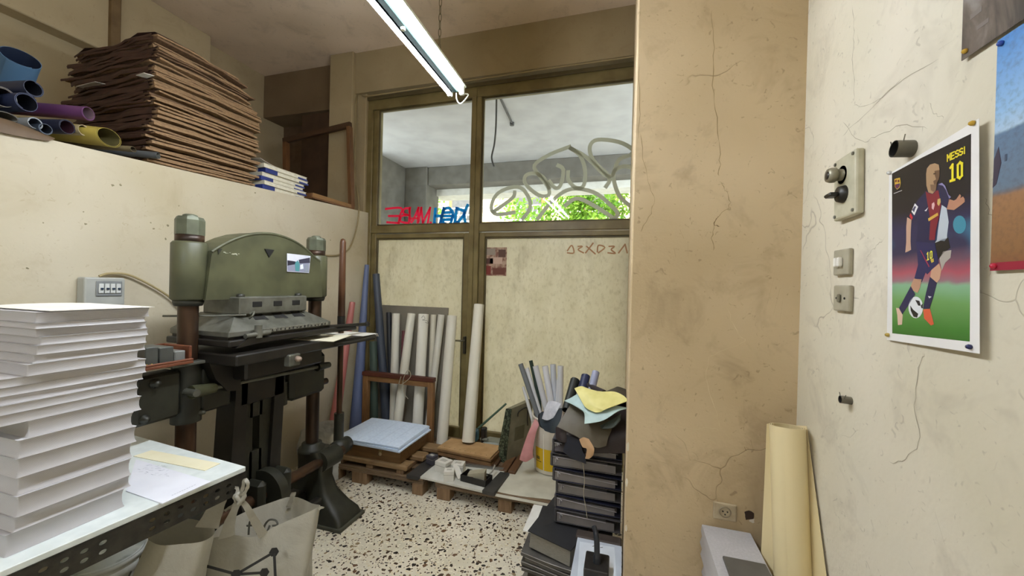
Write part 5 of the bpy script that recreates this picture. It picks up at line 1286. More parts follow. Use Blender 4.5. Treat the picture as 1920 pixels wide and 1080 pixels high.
# things under the binders
X = Matrix.Translation((-.30, 1.86, .0))
t = thing('portfolio_case', 'thick black covered book with grey page edges under the binders', 'book', (-.30, 2.0, .205))
MB().raw([(-.425, 1.86, .205), (-.215, 1.80, .195), (-.05, 2.22, .205), (-.34, 2.24, .205), (-.42, 1.865, .285), (-.215, 1.805, .27), (-.05, 2.22, .288), (-.34, 2.24, .288)],
         [(3, 2, 1, 0), (4, 5, 6, 7), (0, 1, 5, 4), (1, 2, 6, 5), (2, 3, 7, 6), (3, 0, 4, 7)]).build('page_block', mat('page_grey', '8d8980', '7f7b72', .7, 50, stretch=(1, 1, 8)), t)
MB().raw([(-.432, 1.852, .285), (-.212, 1.792, .272), (-.04, 2.23, .289), (-.35, 2.25, .289), (-.432, 1.852, .289), (-.212, 1.792, .276), (-.04, 2.23, .293), (-.35, 2.25, .293)],
         [(3, 2, 1, 0), (4, 5, 6, 7), (0, 1, 5, 4), (1, 2, 6, 5), (2, 3, 7, 6), (3, 0, 4, 7)]).build('cover', M_blk, t)
MB().box(-.435, -.03, 1.90, 2.24, .198, .2045).build('cover', M_blk, t)
M_fd = mat('folder_slate', '57544f', '4a4743', .55, 20, bump=.15)
z = .098
for i, lb in enumerate(('lowest dark grey folder on the grey board', 'second dark grey folder under the black book', 'third dark grey folder under the black book', 'uppermost dark grey folder right under the black book')):
    dx = rng.uniform(-.01, .012)
    mb = MB().sheet(lambda a_, b_: Vector((-.45 + dx + .40 * a_, 1.83 - .075 * a_ + .40 * b_, z + .022 + .004 * math.sin(5 * a_ + i) - .012 * max(0, a_ - .7))), 10, 4, .019)
    t = tag(mb.build('slim_folder', M_fd), lb, 'folder', 'slim folders under the black book')
    MB().tube([(-.45 + dx + .40 * k / 8, 1.827 - .075 * k / 8, z + .021 + .004 * math.sin(5 * k / 8 + i) - .012 * max(0, k / 8 - .7)) for k in range(9)], .0016, 6).build('plastic_edge', mat('clear_edge', '9d9a94', '8a8782', .25), t)
    z += .0245
tag(MB().box(-.49, -.38, 1.98, 2.24, .196, .2, 0).build('paper_sheet', mat('paper_white', 'eceae2')), 'white sheet poking out left of the black book', 'paper')
tag(MB().box(-.44, -.05, 1.9, 2.22, .012, .096, .004).build('carton_box', mat('kraft_dark', '4d453a', '3f382f', .7)), 'dark flat carton under the slim folders', 'box')
gb = [at(u, v, z=.01) for u, v in ((1003, 1034), (1082, 1052), (1070, 1160), (950, 1135))]
tag(MB().prism([(p.x, p.y, .001) for p in gb[::-1]], (0, 0, .009)).build('grey_board', mat('greyboard', '7d776a')), 'grey cardboard lying on the terrazzo beside the black weight', 'board')
tag(MB().box(-.20, .015, 1.88, 1.94, .0, .295, .006).build('leather_bundle', mat('leather_umber', '4a3f38', '3c332d', .65, 8, bump=.3)), 'dark brown wrapped bundle under the ring binders', 'bundle')
# carton with sheets and the iron weight
tag(MB().box(-.185, .012, 1.52, 1.875, 0, .285, .004).build('carton_box', mat('carton_greywhite', 'aeb1b4', '9ea1a4', .6)), 'pale grey carton standing against the pillar', 'box')
M_lb = mat('sheet_paleblue', 'c4ccd6', 'b6beca', .5)
tag(MB().box(-.19, .016, 1.50, 1.88, .2855, .289).build('backing_card', M_lb), 'pale blue card on top of the carton by the pillar', 'card')
X = Matrix.Translation((-.085, 1.69, .2895)) @ Matrix.Rotation(math.radians(4), 4, 'Z')
o = tag(MB().box(-.08, .08, -.16, .165, 0, .0015, 0, X).build('printed_sheet', mat('paper_cold', 'dfe6ee', 'd3dae2', .5)), 'white printed sheet under the black iron weight', 'paper')
def plane_stroke(lines, X, w, th=.0004):
    mb = MB()
    for ln in lines:
        pts = [Vector((a_, b_, 0)) for a_, b_ in ln]
        for A, B in zip(pts[:-1], pts[1:]):
            d = (B - A).normalized(); n = Vector((-d.y, d.x, 0)) * w / 2; e = d * w * .3
            mb.raw([A - e - n, B + e - n, B + e + n, A - e + n], [(0, 1, 2, 3)], False, X @ Matrix.Translation((0, 0, .0017)))
    return mb
plane_stroke([[(.045, -.105), (.07, -.105), (.045, -.135), (.07, -.135)]], X, .006).build('printed_letter', M_bp_, o)
plane_stroke([[(-.02, .145), (-.012, .15)], [(-.008, .145), (.0, .152)], [(.004, .146), (.012, .15)], [(.016, .146), (.026, .15)]], X, .0035).build('printed_heading', M_bp_, o)
t = thing('iron_weight', 'black iron weight with an upright handle on the printed sheet', 'weight', (-.085, 1.68, .2912))
MB().box(-.135, -.035, 1.60, 1.72, .2912, .345, .006, seg=2).build('block', mat('iron_black', '2e2b28', '3a3632', .5, 20, metal=.5, bump=.15), t)
MB().tube(smooth_path([(-.085, 1.655, .34), (-.085, 1.66, .375), (-.088, 1.675, .42), (-.095, 1.69, .45), (-.105, 1.70, .47)]), [.016] * 6 + [.012] * 12 + [.011] * 6 + [.006], 10).build('handle', mat('handle_navy', '22252c', '2c2f36', .35), t)

# leather offcuts on the binders
M_olv = mat('leather_olive', '5c5546', '514a3c', .55, 14, bump=.1); M_yel = mat('leather_yellow', 'e0d88e', 'd2ca7e', .55, 14, bump=.1); M_blu = mat('leather_paleblue', 'b6cdcb', 'a8bfbe', .55, 14, bump=.1)
M_nav = mat('leather_navy', '1b2030', '151926', .5, 14); M_tan = mat('leather_tan', 'c6a27c', 'b48f68', .6, 10); M_slt = mat('leather_slate', '36424c', '2c3740', .5, 14); M_umb = mat('leather_umber2', '33292a', '2a2122', .55, 14)
mb = MB(); 
core = rag('leather_heap', [[(1050, 790, 2.2), (1080, 745, 2.24), (1130, 735, 2.26), (1176, 750, 2.26)], [(1045, 815, 2.06), (1080, 770, 2.1), (1130, 765, 2.12), (1178, 770, 2.12)], [(1040, 838, 1.97), (1080, 820, 1.97), (1130, 815, 1.97), (1176, 805, 1.97)], [(1040, 845, 1.95), (1080, 850, 1.945), (1130, 850, 1.945), (1174, 850, 1.95)]], M_umb, 'dark heap of leather offcuts covering the top binder', .01)
rag('leather_offcut', [[(1070, 757, 2.02), (1095, 770, 2.0), (1120, 780, 1.99), (1150, 790, 2.0)], [(1058, 777, 1.97), (1085, 792, 1.94), (1112, 802, 1.94), (1146, 808, 1.96)], [(1045, 799, 1.93), (1076, 813, 1.91), (1104, 822, 1.91), (1140, 822, 1.93)], [(1046, 800, 1.93), (1080, 818, 1.905), (1116, 839, 1.90), (1137, 836, 1.92)]], M_olv, 'large olive brown leather piece draped over the binders')
rag('leather_offcut', [[(1124, 798, 1.95), (1135, 793, 1.94), (1150, 785, 1.95), (1164, 775, 1.98)], [(1130, 803, 1.91), (1140, 804, 1.90), (1152, 800, 1.90), (1163, 787, 1.93)], [(1138, 792, 1.94), (1146, 796, 1.93), (1156, 790, 1.93), (1162, 779, 1.96)]], mat('leather_greengrey', '434a42', '383e37', .55), 'curled dark green leather piece below the pale blue one')
rag('leather_offcut', [[(1085, 738, 2.06), (1078, 742, 2.05), (1068, 748, 2.04), (1058, 752, 2.02)], [(1110, 755, 2.0), (1100, 762, 1.98), (1088, 766, 1.97), (1072, 758, 1.97)], [(1150, 760, 1.97), (1130, 772, 1.94), (1108, 780, 1.92), (1094, 772, 1.93)], [(1180, 766, 1.97), (1160, 771, 1.93), (1130, 789, 1.90), (1096, 795, 1.89)]], M_blu, 'pale blue leather piece waving under the yellow one')
rag('leather_offcut', [[(1077, 728, 2.04), (1090, 724, 2.05), (1102, 728, 2.05), (1125, 735, 2.06)], [(1086, 744, 1.99), (1100, 740, 1.99), (1118, 742, 1.99), (1150, 734, 2.03)], [(1098, 764, 1.95), (1110, 760, 1.94), (1130, 760, 1.94), (1168, 741, 2.0)], [(1116, 773, 1.92), (1127, 772, 1.92), (1138, 766, 1.92), (1178, 751, 1.96)]], M_yel, 'pale yellow leather piece on top of the heap')
rag('leather_offcut', [[(1062, 815, 1.94), (1075, 820, 1.93), (1086, 824, 1.92)], [(1058, 838, 1.93), (1074, 842, 1.92), (1092, 845, 1.91)], [(1057, 848, 1.93), (1075, 860, 1.92), (1097, 855, 1.91)], [(1080, 858, 1.93), (1090, 866, 1.92), (1099, 870, 1.915)]], M_nav, 'navy leather piece hanging down over the binder edges')
rag('leather_offcut', [[(1086, 824, 1.90), (1094, 820, 1.895), (1104, 823, 1.895)], [(1092, 838, 1.89), (1102, 834, 1.885), (1113, 838, 1.885)], [(1100, 842, 1.885), (1108, 846, 1.88), (1114, 846, 1.88)], [(1097, 860, 1.89), (1105, 860, 1.885), (1112, 854, 1.885)]], M_tan, 'small tan leather curl peeping out below the olive piece')
rag('leather_offcut', [[(1012, 775, 2.55), (1030, 768, 2.5), (1054, 765, 2.4)], [(1013, 795, 2.5), (1032, 790, 2.42), (1052, 780, 2.3)], [(1022, 808, 2.45), (1034, 812, 2.38), (1043, 812, 2.2)]], M_slt, 'slate blue leather piece between the bucket and the binders')
rag('leather_offcut', [[(1009, 778, 2.56), (1016, 772, 2.55), (1022, 772, 2.54)], [(1009, 790, 2.55), (1016, 790, 2.54), (1024, 790, 2.53)], [(1012, 800, 2.55), (1020, 805, 2.54), (1026, 806, 2.53)]], M_blk, 'black leather scrap at the bucket rim')
rag('foil_wrapper', [[(1027, 753, 2.48), (1038, 752, 2.46), (1052, 757, 2.42)], [(1020, 772, 2.46), (1034, 768, 2.43), (1046, 768, 2.39)], [(1016, 785, 2.46), (1026, 788, 2.43), (1038, 783, 2.4)]], mat('foil_white', 'd5d6dc', 'bfc0c8', .3, 30, bump=.4), 'crinkled white wrapper on the slate leather piece', cat='wrapper')
rag('leather_offcut', [[(1125, 738, 2.3), (1150, 728, 2.35), (1160, 725, 2.38), (1181, 733, 2.4)], [(1128, 744, 2.2), (1150, 738, 2.22), (1165, 736, 2.25), (1180, 744, 2.25)], [(1140, 750, 2.1), (1155, 748, 2.1), (1170, 750, 2.12), (1179, 756, 2.12)]], mat('leather_darkolive', '474036', '3b352c', .6), 'dark leather sheet at the back of the heap by the pillar')
rag('leather_offcut', [[(1042, 800, 1.97), (1052, 802, 1.95), (1062, 808, 1.94)], [(1042, 820, 1.95), (1052, 824, 1.93), (1062, 828, 1.93)], [(1048, 828, 1.945), (1055, 830, 1.93), (1060, 830, 1.93)]], M_umb, 'dark plum leather scrap at the left end of the top binder')
for (a_, b_, r, c, ci, lb) in (((1078, 713), (1070, 742), .028, '1a1f1c', '0e100f', 'black rolled leather standing out of the heap'), ((1098, 705), (1090, 738), .026, '232a4c', '141830', 'navy rolled leather in the middle of the heap'), ((1117, 698), (1108, 735), .022, '8b8fa8', '5d6078', 'lilac grey roll sticking up from the heap'), ((1090, 718), (1112, 728), .018, '2e2628', '1c1718', 'short dark roll lying across the heap')):
    A = at(*a_, y=2.2); B = at(*b_, y=2.12); d = (B - A).normalized(); roll('leather_roll', A, A + d * .2, r, c, ci, lb, group='leather rolls on the heap', turns=1.5)

# ================================================================== BY THE RIGHT WALL
T = at(1475, 799, y=1.575); Bt = Vector((T.x + .012, 1.44, .004))
t = roll('paper_roll', T, Bt, .056, 'e2d2a6', 'c9b88c', 'cream paper roll standing in the corner by the pillar', r1=.058, group='big rolls in the room', turns=2.5)
def to_floor(a_, b_): d_ = (b_ - a_).normalized(); return a_ + d_ * ((.004 - a_.z) / d_.z)
la, lb_ = at(1438, 795, y=1.60), to_floor(at(1438, 795, y=1.60), at(1425, 1080, y=1.58))
MB().sheet(lambda a_, b_: (T + Vector((-.03, .03, -.002))).lerp(Bt + Vector((-.03, .04, 0)), b_).lerp(la.lerp(lb_, b_), a_), 4, 10, .0015).build('loose_flap', mat('roll_e2d2a6', 'e2d2a6'), t)
la, lb_ = at(1513, 799, x=.621), to_floor(at(1513, 799, x=.621), at(1550, 1080, x=.62))
MB().sheet(lambda a_, b_: (T + Vector((.045, .03, -.002))).lerp(Bt + Vector((.045, .04, 0)), b_).lerp(la.lerp(lb_, b_), a_), 4, 10, .0015).build('loose_flap', mat('roll_e2d2a6', 'e2d2a6'), t)
z = 0; pk = ('paper pack on the floor at the bottom of the pile by the cream roll', 'second paper pack in the pile by the cream roll', 'third paper pack in the pile by the cream roll', 'fourth paper pack in the pile by the cream roll', 'uppermost white paper pack in the pile by the cream roll')
for i in range(5):
    h = .116; dx = rng.uniform(-.008, .008)
    t = thing('paper_pack', pk[i], 'paper pack', (.42, 1.5, z), 'paper packs by the cream roll')
    secs = [rrect(.318 + dx + j_, .49 + dx, 1.30, 1.665, z + h * k - (.0005 if k == 1 else 0), .003, 1) for k, j_ in ((0, 0), (.2, .006), (.4, -.003), (.6, .004), (.8, 0), (1, .003))]
    loft(MB(), secs).build('sheets', M_pe, t)
    z += h
tag(MB().box(.345, .475, 1.28, 1.475, z + .0005, z + .012, .003).build('grey_tablet', mat('tablet_grey', '5f5c56', '504d48', .5)), 'grey flat panel on the front of the white paper pile', 'panel')

# socket, hole and fittings on the pillar and the right wall
s = thing('wall_socket', 'worn beige power socket low on the pillar', 'socket', (.40, YP - .006, .6))
M_sk = mat('socket_beige', 'b7a88c', 'a39376', .5, 20); a0 = at(1338, 940, y=YP - .01); a1 = at(1381, 980, y=YP - .01)
MB().box(a0.x, a1.x, YP - .011, YP, a1.z, a0.z - .002, .004, seg=2).build('plate', M_sk, s)
cx_, cz_ = (a0.x + a1.x) / 2, (a0.z + a1.z) / 2
MB().lathe([(.022, 0), (.021, -.003), (.018, -.003), (.017, .002), (0, .002)], (cx_, YP - .011, cz_), 20, 'y').build('outlet_ring', mat('socket_dark', '8d7f66', '7a6d56', .5), s)
for dx, dz in ((-.008, .002), (.008, .002), (0, -.009)): MB().cyl((cx_ + dx, YP - .014, cz_ + dz), (cx_ + dx, YP - .010, cz_ + dz), .0026, n=10).build('pin_hole', M_slot, s)
c = at(1404, 966, y=YP)
MB().prism([(c.x + r_ * math.cos(t_), YP - .0015, c.z + r_ * 1.15 * math.sin(t_)) for t_, r_ in [(2 * PI * k / 12, rng.uniform(.012, .02)) for k in range(12)]], (0, .001, 0)).build('plaster_hole', mat('hole_dark', '2c2018', '3c2c20', .9), O_('wall_pillar'))['label'] = 'ragged dark hole in the plaster beside the power socket'
MB().prism([(c.x + .012 + r_ * math.cos(t_), YP - .001, c.z - .018 + r_ * math.sin(t_)) for t_, r_ in [(2 * PI * k / 9, rng.uniform(.006, .013)) for k in range(9)]], (0, .0008, 0)).build('plaster_chip', mat('plaster_raw', 'e6dfcf', 'd8d0be', .9), O_('wall_pillar'))['label'] = 'pale chipped plaster below the hole on the pillar'
for (u, v, r_, lb) in ((1174, 838, .018, 'pale chipped plaster patch high on the pillar edge beside the binders'), (1172, 905, .014, 'pale chipped plaster patch at middle height on the pillar edge'), (1171, 990, .012, 'lowest pale chipped plaster patch on the pillar edge')):
    c = at(u + 3, v, y=YP)
    MB().prism([(max(.0225, c.x + r_ * .5 * math.cos(t_) * q_), YP - .001, c.z + r_ * 1.5 * math.sin(t_) * q_) for t_, q_ in [(2 * PI * k / 10, rng.uniform(.6, 1)) for k in range(10)]], (0, .0008, 0)).build('plaster_chip', mat('plaster_raw', 'e6dfcf'), O_('wall_pillar'))['label'] = lb

M_cp = mat('control_plate', 'c2bda6', 'aea98f', .5, 20, bump=.1)
cpn = thing('control_plate', 'enamelled motor control plate with push button and rotary switch', 'switch', (XR, 1.40, 1.73))
q = [at(u, v, x=XR - .022) for u, v in ((1564, 306), (1606, 284), (1606, 402), (1561, 414))]
yy0, yy1 = q[1].y, q[0].y
Xc = Matrix.Translation((XR, (yy0 + yy1) / 2, 1.815)) @ Matrix.Rotation(math.radians(-2), 4, 'X')
hw = (yy1 - yy0) / 2
MB().box(-.022, 0, -hw, hw, -.092, .092, .006, Xc, 2).build('plate', M_cp, cpn)
for sy in (-1, 1):
    for sz in (-1, 1): MB().cyl(Xc @ Vector((-.025, sy * (hw - .012), sz * .08)), Xc @ Vector((-.021, sy * (hw - .012), sz * .08)), .005, n=10).build('screw', M_ps, cpn)
b_ = MB().lathe([(0, -.058), (.019, -.058), (.022, -.05), (.022, -.04), (.017, -.036), (.017, -.022), (.027, -.022), (.027, -.02)], Xc @ Vector((0, .012, .038)), 20, 'x'); b_.build('push_button', mat('button_grey', '8f8a78', '7d7866', .4, metal=.4), cpn)
MB().lathe([(0, -.052), (.010, -.052), (.012, -.0585), (.0, -.0585)], Xc @ Vector((0, .012, .038)), 16, 'x').build('button_cap', M_pb, cpn)
k_ = MB().lathe([(0, -.036), (.022, -.036), (.026, -.022), (.026, -.021)], Xc @ Vector((0, .002, -.022)), 20, 'x'); k_.build('rotary_knob', M_pb, cpn)
MB().box(-.060, -.034, -.006, .03, -.028, -.016, .004, Xc).build('knob_grip', M_pb, cpn)
def switch(y0, y1, z0, z1, label, kind):
    s = thing('light_switch', label, 'switch', (XR, (y0 + y1) / 2, z0), 'switches on the right wall')
    MB().box(XR - .013, XR, y0, y1, z0, z1, .004, seg=2).build('plate', mat('switch_plate', 'a8a28e', '97917d', .5, 15), s)
    cy_, cz_ = (y0 + y1) / 2, (z0 + z1) / 2
    if kind:
        for d in (.009, -.009):
            MB().box(XR - .026, XR - .013, cy_ + d - .006, cy_ + d + .006, cz_ - .014, cz_ + .014, .004, seg=2).build('rocker', mat('rocker_white', 'eeece4', 'dedcd4', .3), s)
    else:
        MB().box(XR - .022, XR - .013, cy_ - .005, cy_ + .005, cz_ - .012, cz_ + .012, .003).build('rocker', mat('rocker_dark', '77725f', '696452', .5), s)
        for d in (.022, -.022): MB().cyl((XR - .0145, cy_ + d, cz_), (XR - .0128, cy_ + d, cz_), .0035, n=10).build('screw', M_slot, s)
switch(1.335, 1.42, 1.557, 1.634, 'grey double light switch with two white rockers', 1)
switch(1.328, 1.414, 1.45, 1.526, 'grey toggle switch plate below the double light switch', 0)
def stub(u, v, r, L, label, d=(-.8, .25, .35)):
    p = at(u, v, x=XR - .02); d = Vector(d).normalized()
    t = thing('conduit_stub', label, 'conduit', (XR, p.y, p.z))
    m_ = mat('conduit_grey', '6f6a5c', '5c584c', .5, 20)
    A = Vector((XR + .0, p.y, p.z)) - d * .002; B = A + d * L
    MB().cyl(A, B, r, n=16, caps=False).build('pipe', m_, t); MB().cyl(B, A, r * .82, n=16, caps=False).build('pipe_bore', M_slot, t)
    MB().cyl(A, A + d * .004, r * .82, n=16).build('pipe_end', M_slot, t)
    for k in (-1, 1): MB().tube([A + d * L * .8 + Vector((0, k * r, r * .5)), A + d * L * .8 + Vector((0, k * (r + .006), r + .006))], .0012, 5).build('wire', m_, t)
stub(1690, 280, .019, .036, 'cut off conduit sticking out of the wall above the football poster', (-1, .05, .08))
stub(1580, 750, .011, .028, 'small conduit stub low on the right wall', (-1, .05, .05))

# ================================================================== POSTERS
def PX(u, v, off=0.0):
    p = at(u, v, x=XR - .006); return Vector((XR - .005 - off - max(0, 1.19 - p.y) * .03, p.y, p.z))
def poly(parent, pix, c, nm, off, m=None, th=.00012):
    return MB().prism([PX(u, v, off) for u, v in pix], (-th, 0, 0)).build(nm, m or mat('ink_' + c, c, c, .35), parent)
A_ = lambda l: [(1650 + x / 4.695, 220 + y / 4.695) for x, y in l]
B_ = lambda l: [(1650 + x / 4.32, 430 + y / 4.32) for x, y in l]
ps = thing('football_poster', 'football poster of a running player in navy and red kit', 'poster', (XR, 1.05, 1.39))
def bend(pix, nu, nv, off, th):
    tl, tr, br, bl_ = [PX(*p, off) for p in pix]
    def f(a_, b_):
        p = (tl.lerp(tr, a_)).lerp(bl_.lerp(br, a_), b_)
        return p
    return MB().sheet(f, nu, nv, th)
poly(ps, [(1667, 326), (1846, 221), (1848, 664), (1663, 637)], 'eceae8', 'paper', 0, mat('poster_white', 'eceae8', 'e2e0de', .4), .0006)
a = N('poster_print'); v = a.coord()
sp = a.add('ShaderNodeSeparateXYZ'); a.link(v, sp.inputs[0])
mr = a.add('ShaderNodeMapRange'); mr.inputs[1].default_value = .0; mr.inputs[2].default_value = .44; a.link(sp.outputs[2], mr.inputs[0])
nz = a.noise(v, 13, 3, .5); ad = a.add('ShaderNodeMath', operation='MULTIPLY_ADD'); a.link(nz, ad.inputs[0]); ad.inputs[1].default_value = .06; a.link(mr.outputs[0], ad.inputs[2])
sb_ = a.add('ShaderNodeMath', operation='SUBTRACT'); a.link(ad.outputs[0], sb_.inputs[0]); sb_.inputs[1].default_value = .03
base = a.ramp(sb_.outputs[0], [(0, '27541a'), (.10, '3f7a30'), (.22, '6b9a58'), (.305, '83b08e'), (.325, '93707a'), (.37, 'a8505f'), (.42, '6a4a5c'), (.47, '2c2c4c'), (.60, '2a2a50'), (.70, '15151f'), (1, '0f0f12')])
blu = a.ramp(a.noise(v, 9, 2, .4), [(.5, 0.0), (.68, 1.0)])
msk = a.ramp(mr.outputs[0], [(.42, 0.0), (.5, 1.0), (.6, 1.0), (.7, 0.0)])
mm = a.add('ShaderNodeMath', operation='MULTIPLY'); a.link(blu, mm.inputs[0]); a.link(msk, mm.inputs[1])
a.link(a.mix(mm.outputs[0], base, '3d7a9a'), a.b.inputs['Base Color']); a.b.inputs['Roughness'].default_value = .35
poly(ps, [(1673, 325.5)] + [(1731, 296), (1830.5, 250)] + [(1828.5, 641), (1674, 625)], '', 'print', .0007, a.m)
e = .0009
poly(ps, A_([(575, 760), (620, 800), (640, 920), (622, 1060), (600, 1090)]) + B_([(575, 70), (470, 110)]) + A_([(530, 1080), (548, 930)]), 'b9c2cc', 'printed_opponent_shirt', e)
poly(ps, B_([(470, 110), (585, 66), (602, 150), (545, 192), (500, 245)]), '17181c', 'printed_opponent_shorts', e)
poly(ps, B_([(510, 235), (540, 180), (612, 168), (605, 230), (560, 270), (530, 335)]), 'a9a29a', 'printed_opponent_leg', e)
poly(ps, [(1808 + 13 * math.cos(t_), 421 + 17 * math.sin(t_)) for t_ in [2 * PI * k / 18 for k in range(18)]], '3c88a0', 'printed_glow', e)
e += .00018
poly(ps, A_([(430, 645), (340, 740), (300, 830), (278, 868), (322, 905), (345, 870), (350, 1000), (338, 1090)]) + B_([(308, 100), (470, 112)]) + A_([(515, 1080), (545, 930), (575, 770), (625, 800), (650, 715), (620, 640), (585, 580), (545, 575), (525, 640), (490, 668)]), '1d2046', 'printed_shirt', e)
poly(ps, B_([(310, 95), (468, 108), (505, 272), (440, 330), (405, 366), (392, 350), (358, 428), (295, 396), (326, 288)]), '232654', 'printed_shorts', e)
sk = 'b98f76'
poly(ps, A_([(252, 880), (292, 902), (286, 1000), (284, 1090)]) + B_([(262, 110), (266, 165), (246, 176), (216, 188), (224, 110)]) + A_([(244, 1080), (244, 960)]), 'c4a08a', 'printed_arm', e)
poly(ps, A_([(640, 718), (690, 732), (712, 720), (745, 675), (757, 690), (748, 712), (775, 695), (790, 715), (792, 742), (760, 768), (728, 790), (690, 815), (622, 808)]), 'b4826a', 'printed_hand', e)
poly(ps, B_([(290, 400), (357, 405), (345, 470), (322, 516), (275, 492), (264, 456)]), sk, 'printed_knee', e)
poly(ps, B_([(440, 330), (508, 278), (527, 330), (515, 400), (490, 433), (432, 388)]), 'c2987e', 'printed_knee', e)
e += .00018
poly(ps, A_([(430, 500), (437, 450), (465, 415), (510, 403), (548, 415), (556, 460), (555, 510), (548, 545), (530, 580), (522, 640), (490, 672), (452, 660), (433, 600)]), 'a98a6a', 'printed_head', e)
poly(ps, A_([(425, 650), (455, 668), (492, 676), (525, 645), (545, 640), (570, 770), (545, 900), (520, 1000), (512, 1080), (460, 1080), (470, 900), (440, 740)]), '7d1f30', 'printed_stripe', e)
poly(ps, A_([(284, 842), (306, 880), (296, 905), (274, 868)]), 'c02a38', 'printed_cuff', e)
poly(ps, A_([(325, 757), (355, 787), (320, 862), (293, 828)]), 'e6e6ea', 'printed_sleeve_patch', e)
poly(ps, B_([(265, 460), (302, 526), (255, 600), (190, 690), (163, 640), (215, 548)]), '23264e', 'printed_sock', e)
poly(ps, B_([(430, 385), (490, 434), (455, 560), (425, 647), (370, 642), (395, 520)]), '202448', 'printed_sock', e)
poly(ps, B_([(138, 636), (165, 640), (196, 695), (190, 772), (155, 776), (150, 700)]), 'd6b8a2', 'printed_shoe', e)
poly(ps, B_([(372, 650), (430, 642), (465, 770), (440, 780), (380, 722)]), 'cf5a3c', 'printed_shoe', e)
poly(ps, B_([(308 + 63 * math.cos(t_), 633 + 88 * math.sin(t_)) for t_ in [2 * PI * k / 20 for k in range(20)]]), 'dfe3e6', 'printed_ball', e)
e += .00018
poly(ps, A_([(510, 470), (556, 462), (554, 512), (546, 548), (528, 585), (505, 590), (498, 560), (525, 545), (512, 510)]), '6a4f3c', 'printed_face_shade', e)
poly(ps, A_([(498, 492), (524, 486), (526, 497), (500, 503)]), '3a2a20', 'printed_brow', e)
poly(ps, A_([(470, 590), (505, 592), (530, 575), (522, 640), (500, 655), (475, 640)]), '7a5f4a', 'printed_beard', e)
poly(ps, B_([(262, 618), (285, 650), (330, 685), (320, 715), (290, 708), (266, 660)]), '1b1d22', 'printed_ball_patch', e)
poly(ps, B_([(305, 572), (340, 580), (352, 620), (330, 618)]), '1b1d22', 'printed_ball_patch', e)
poly(ps, B_([(352, 620), (368, 600), (370, 640), (358, 640)]), '1b1d22', 'printed_ball_patch', e)
poly(ps, A_([(300, 815), (318, 835), (330, 800), (338, 790), (325, 778)]), '3b3d5c', 'printed_patch_mark', e)
poly(ps, A_([(415, 822), (425, 815), (452, 790), (432, 826)]), 'e8e8ec', 'printed_swoosh', e)
poly(ps, A_([(485, 760), (505, 745), (512, 770), (500, 815), (484, 800)]), 'd8b0b4', 'printed_emblem', e)
poly(ps, A_([(540, 720), (565, 712), (568, 745), (550, 780), (535, 762)]), 'c2a460', 'printed_crest', e)
poly(ps, A_([(450, 890), (540, 838), (545, 862), (455, 915)]), 'cda84a', 'printed_sponsor', e)
poly(ps, B_([(345, 170), (352, 168), (428, 300), (420, 306)]), '9a2c4c', 'printed_piping', e)
poly(ps, A_([(545, 590), (580, 575), (608, 600), (640, 680), (665, 700), (648, 715), (618, 640), (590, 600)]), '8a86b4', 'printed_collar', e)
poly(ps, B_([(414, 540), (440, 552), (444, 545), (425, 560)]), 'e8e8ec', 'printed_swoosh', e)
# crest: shield with yellow top and red and blue stripes
poly(ps, A_([(133, 545), (150, 538), (186, 530), (192, 580), (185, 615), (160, 636), (138, 612)]), 'c9a437', 'printed_shield', e)
e += .00018
poly(ps, A_([(140, 592), (187, 580), (182, 610), (160, 630), (142, 610)]), '2a2f66', 'printed_shield_lower', e)
for x in (145, 158, 171): poly(ps, A_([(x, 594), (x + 6, 592), (x + 6, 618), (x, 618)]), '8a2434', 'printed_shield_stripe', e + .0001)
for x in (140, 165): poly(ps, A_([(x, 552), (x + 16, 548), (x + 16, 568), (x, 572)]), '6a1c2c', 'printed_shield_quarter', e)
poly(ps, A_([(160, 578), (166, 576), (166, 584), (160, 586)]), 'e8c040', 'printed_shield_ball', e + .0002)
poly(ps, A_([(128, 668), (205, 640), (206, 645), (129, 674)]), 'c8c8cc', 'printed_caption', e)
def wall_strokes(parent, lines, w, c, nm, off):
    mb = MB()
    for ln in lines:
        pts = [PX(u, v, off) for u, v in ln]
        for A, B in zip(pts[:-1], pts[1:]):
            d = (B - A); d.x = 0; d.normalize(); n = Vector((0, -d.z, d.y)) * w / 2; q_ = d * w * .45
            mb.raw([A - q_ - n, B + q_ - n, B + q_ + n, A - q_ + n], [(0, 1, 2, 3)])
    return mb.build(nm, mat('ink_' + c, c, c, .4), parent)
def glyphs(word, x0, y0, x1, y1, hgt, frac=.72):
    """block letters between two baseline points of the close-up"""
    G = {'M': [[(0, 0), (0, 1), (.5, .45), (1, 1), (1, 0)]], 'E': [[(1, 0), (0, 0), (0, 1), (1, 1)], [(0, .5), (.8, .5)]], 'S': [[(0, .1), (.5, 0), (1, .15), (1, .4), (0, .62), (0, .88), (.5, 1), (1, .9)]],
         'I': [[(.5, 0), (.5, 1)]], '1': [[(.5, 0), (.5, 1), (.1, .85)], [(.1, 0), (.9, 0)]], '0': [[(.5, 0), (.1, .12), (.1, .88), (.5, 1), (.9, .88), (.9, .12), (.5, 0)]]}
    wd = {'I': .45}
    tot = sum(wd.get(c, 1) for c in word) + (len(word) - 1) * .45
    out = []; pos = 0
    for c in word:
        w = wd.get(c, 1)
        for ln in G[c]:
            q = []
            for gx, gy in ln:
                t_ = (pos + gx * w) / tot; q.append((x0 + (x1 - x0) * t_, y0 + (y1 - y0) * t_ - gy * hgt))
            out.append(q)
        pos += w + .45
    return out
wall_strokes(ps, [A_(l) for l in glyphs('MESSI', 630, 385, 797, 312, 56)], .0028, 'e0cf2e', 'printed_name', e)
wall_strokes(ps, [A_(l) for l in glyphs('10', 655, 560, 772, 526, 138)], .0052, 'e6d62a', 'printed_number', e)
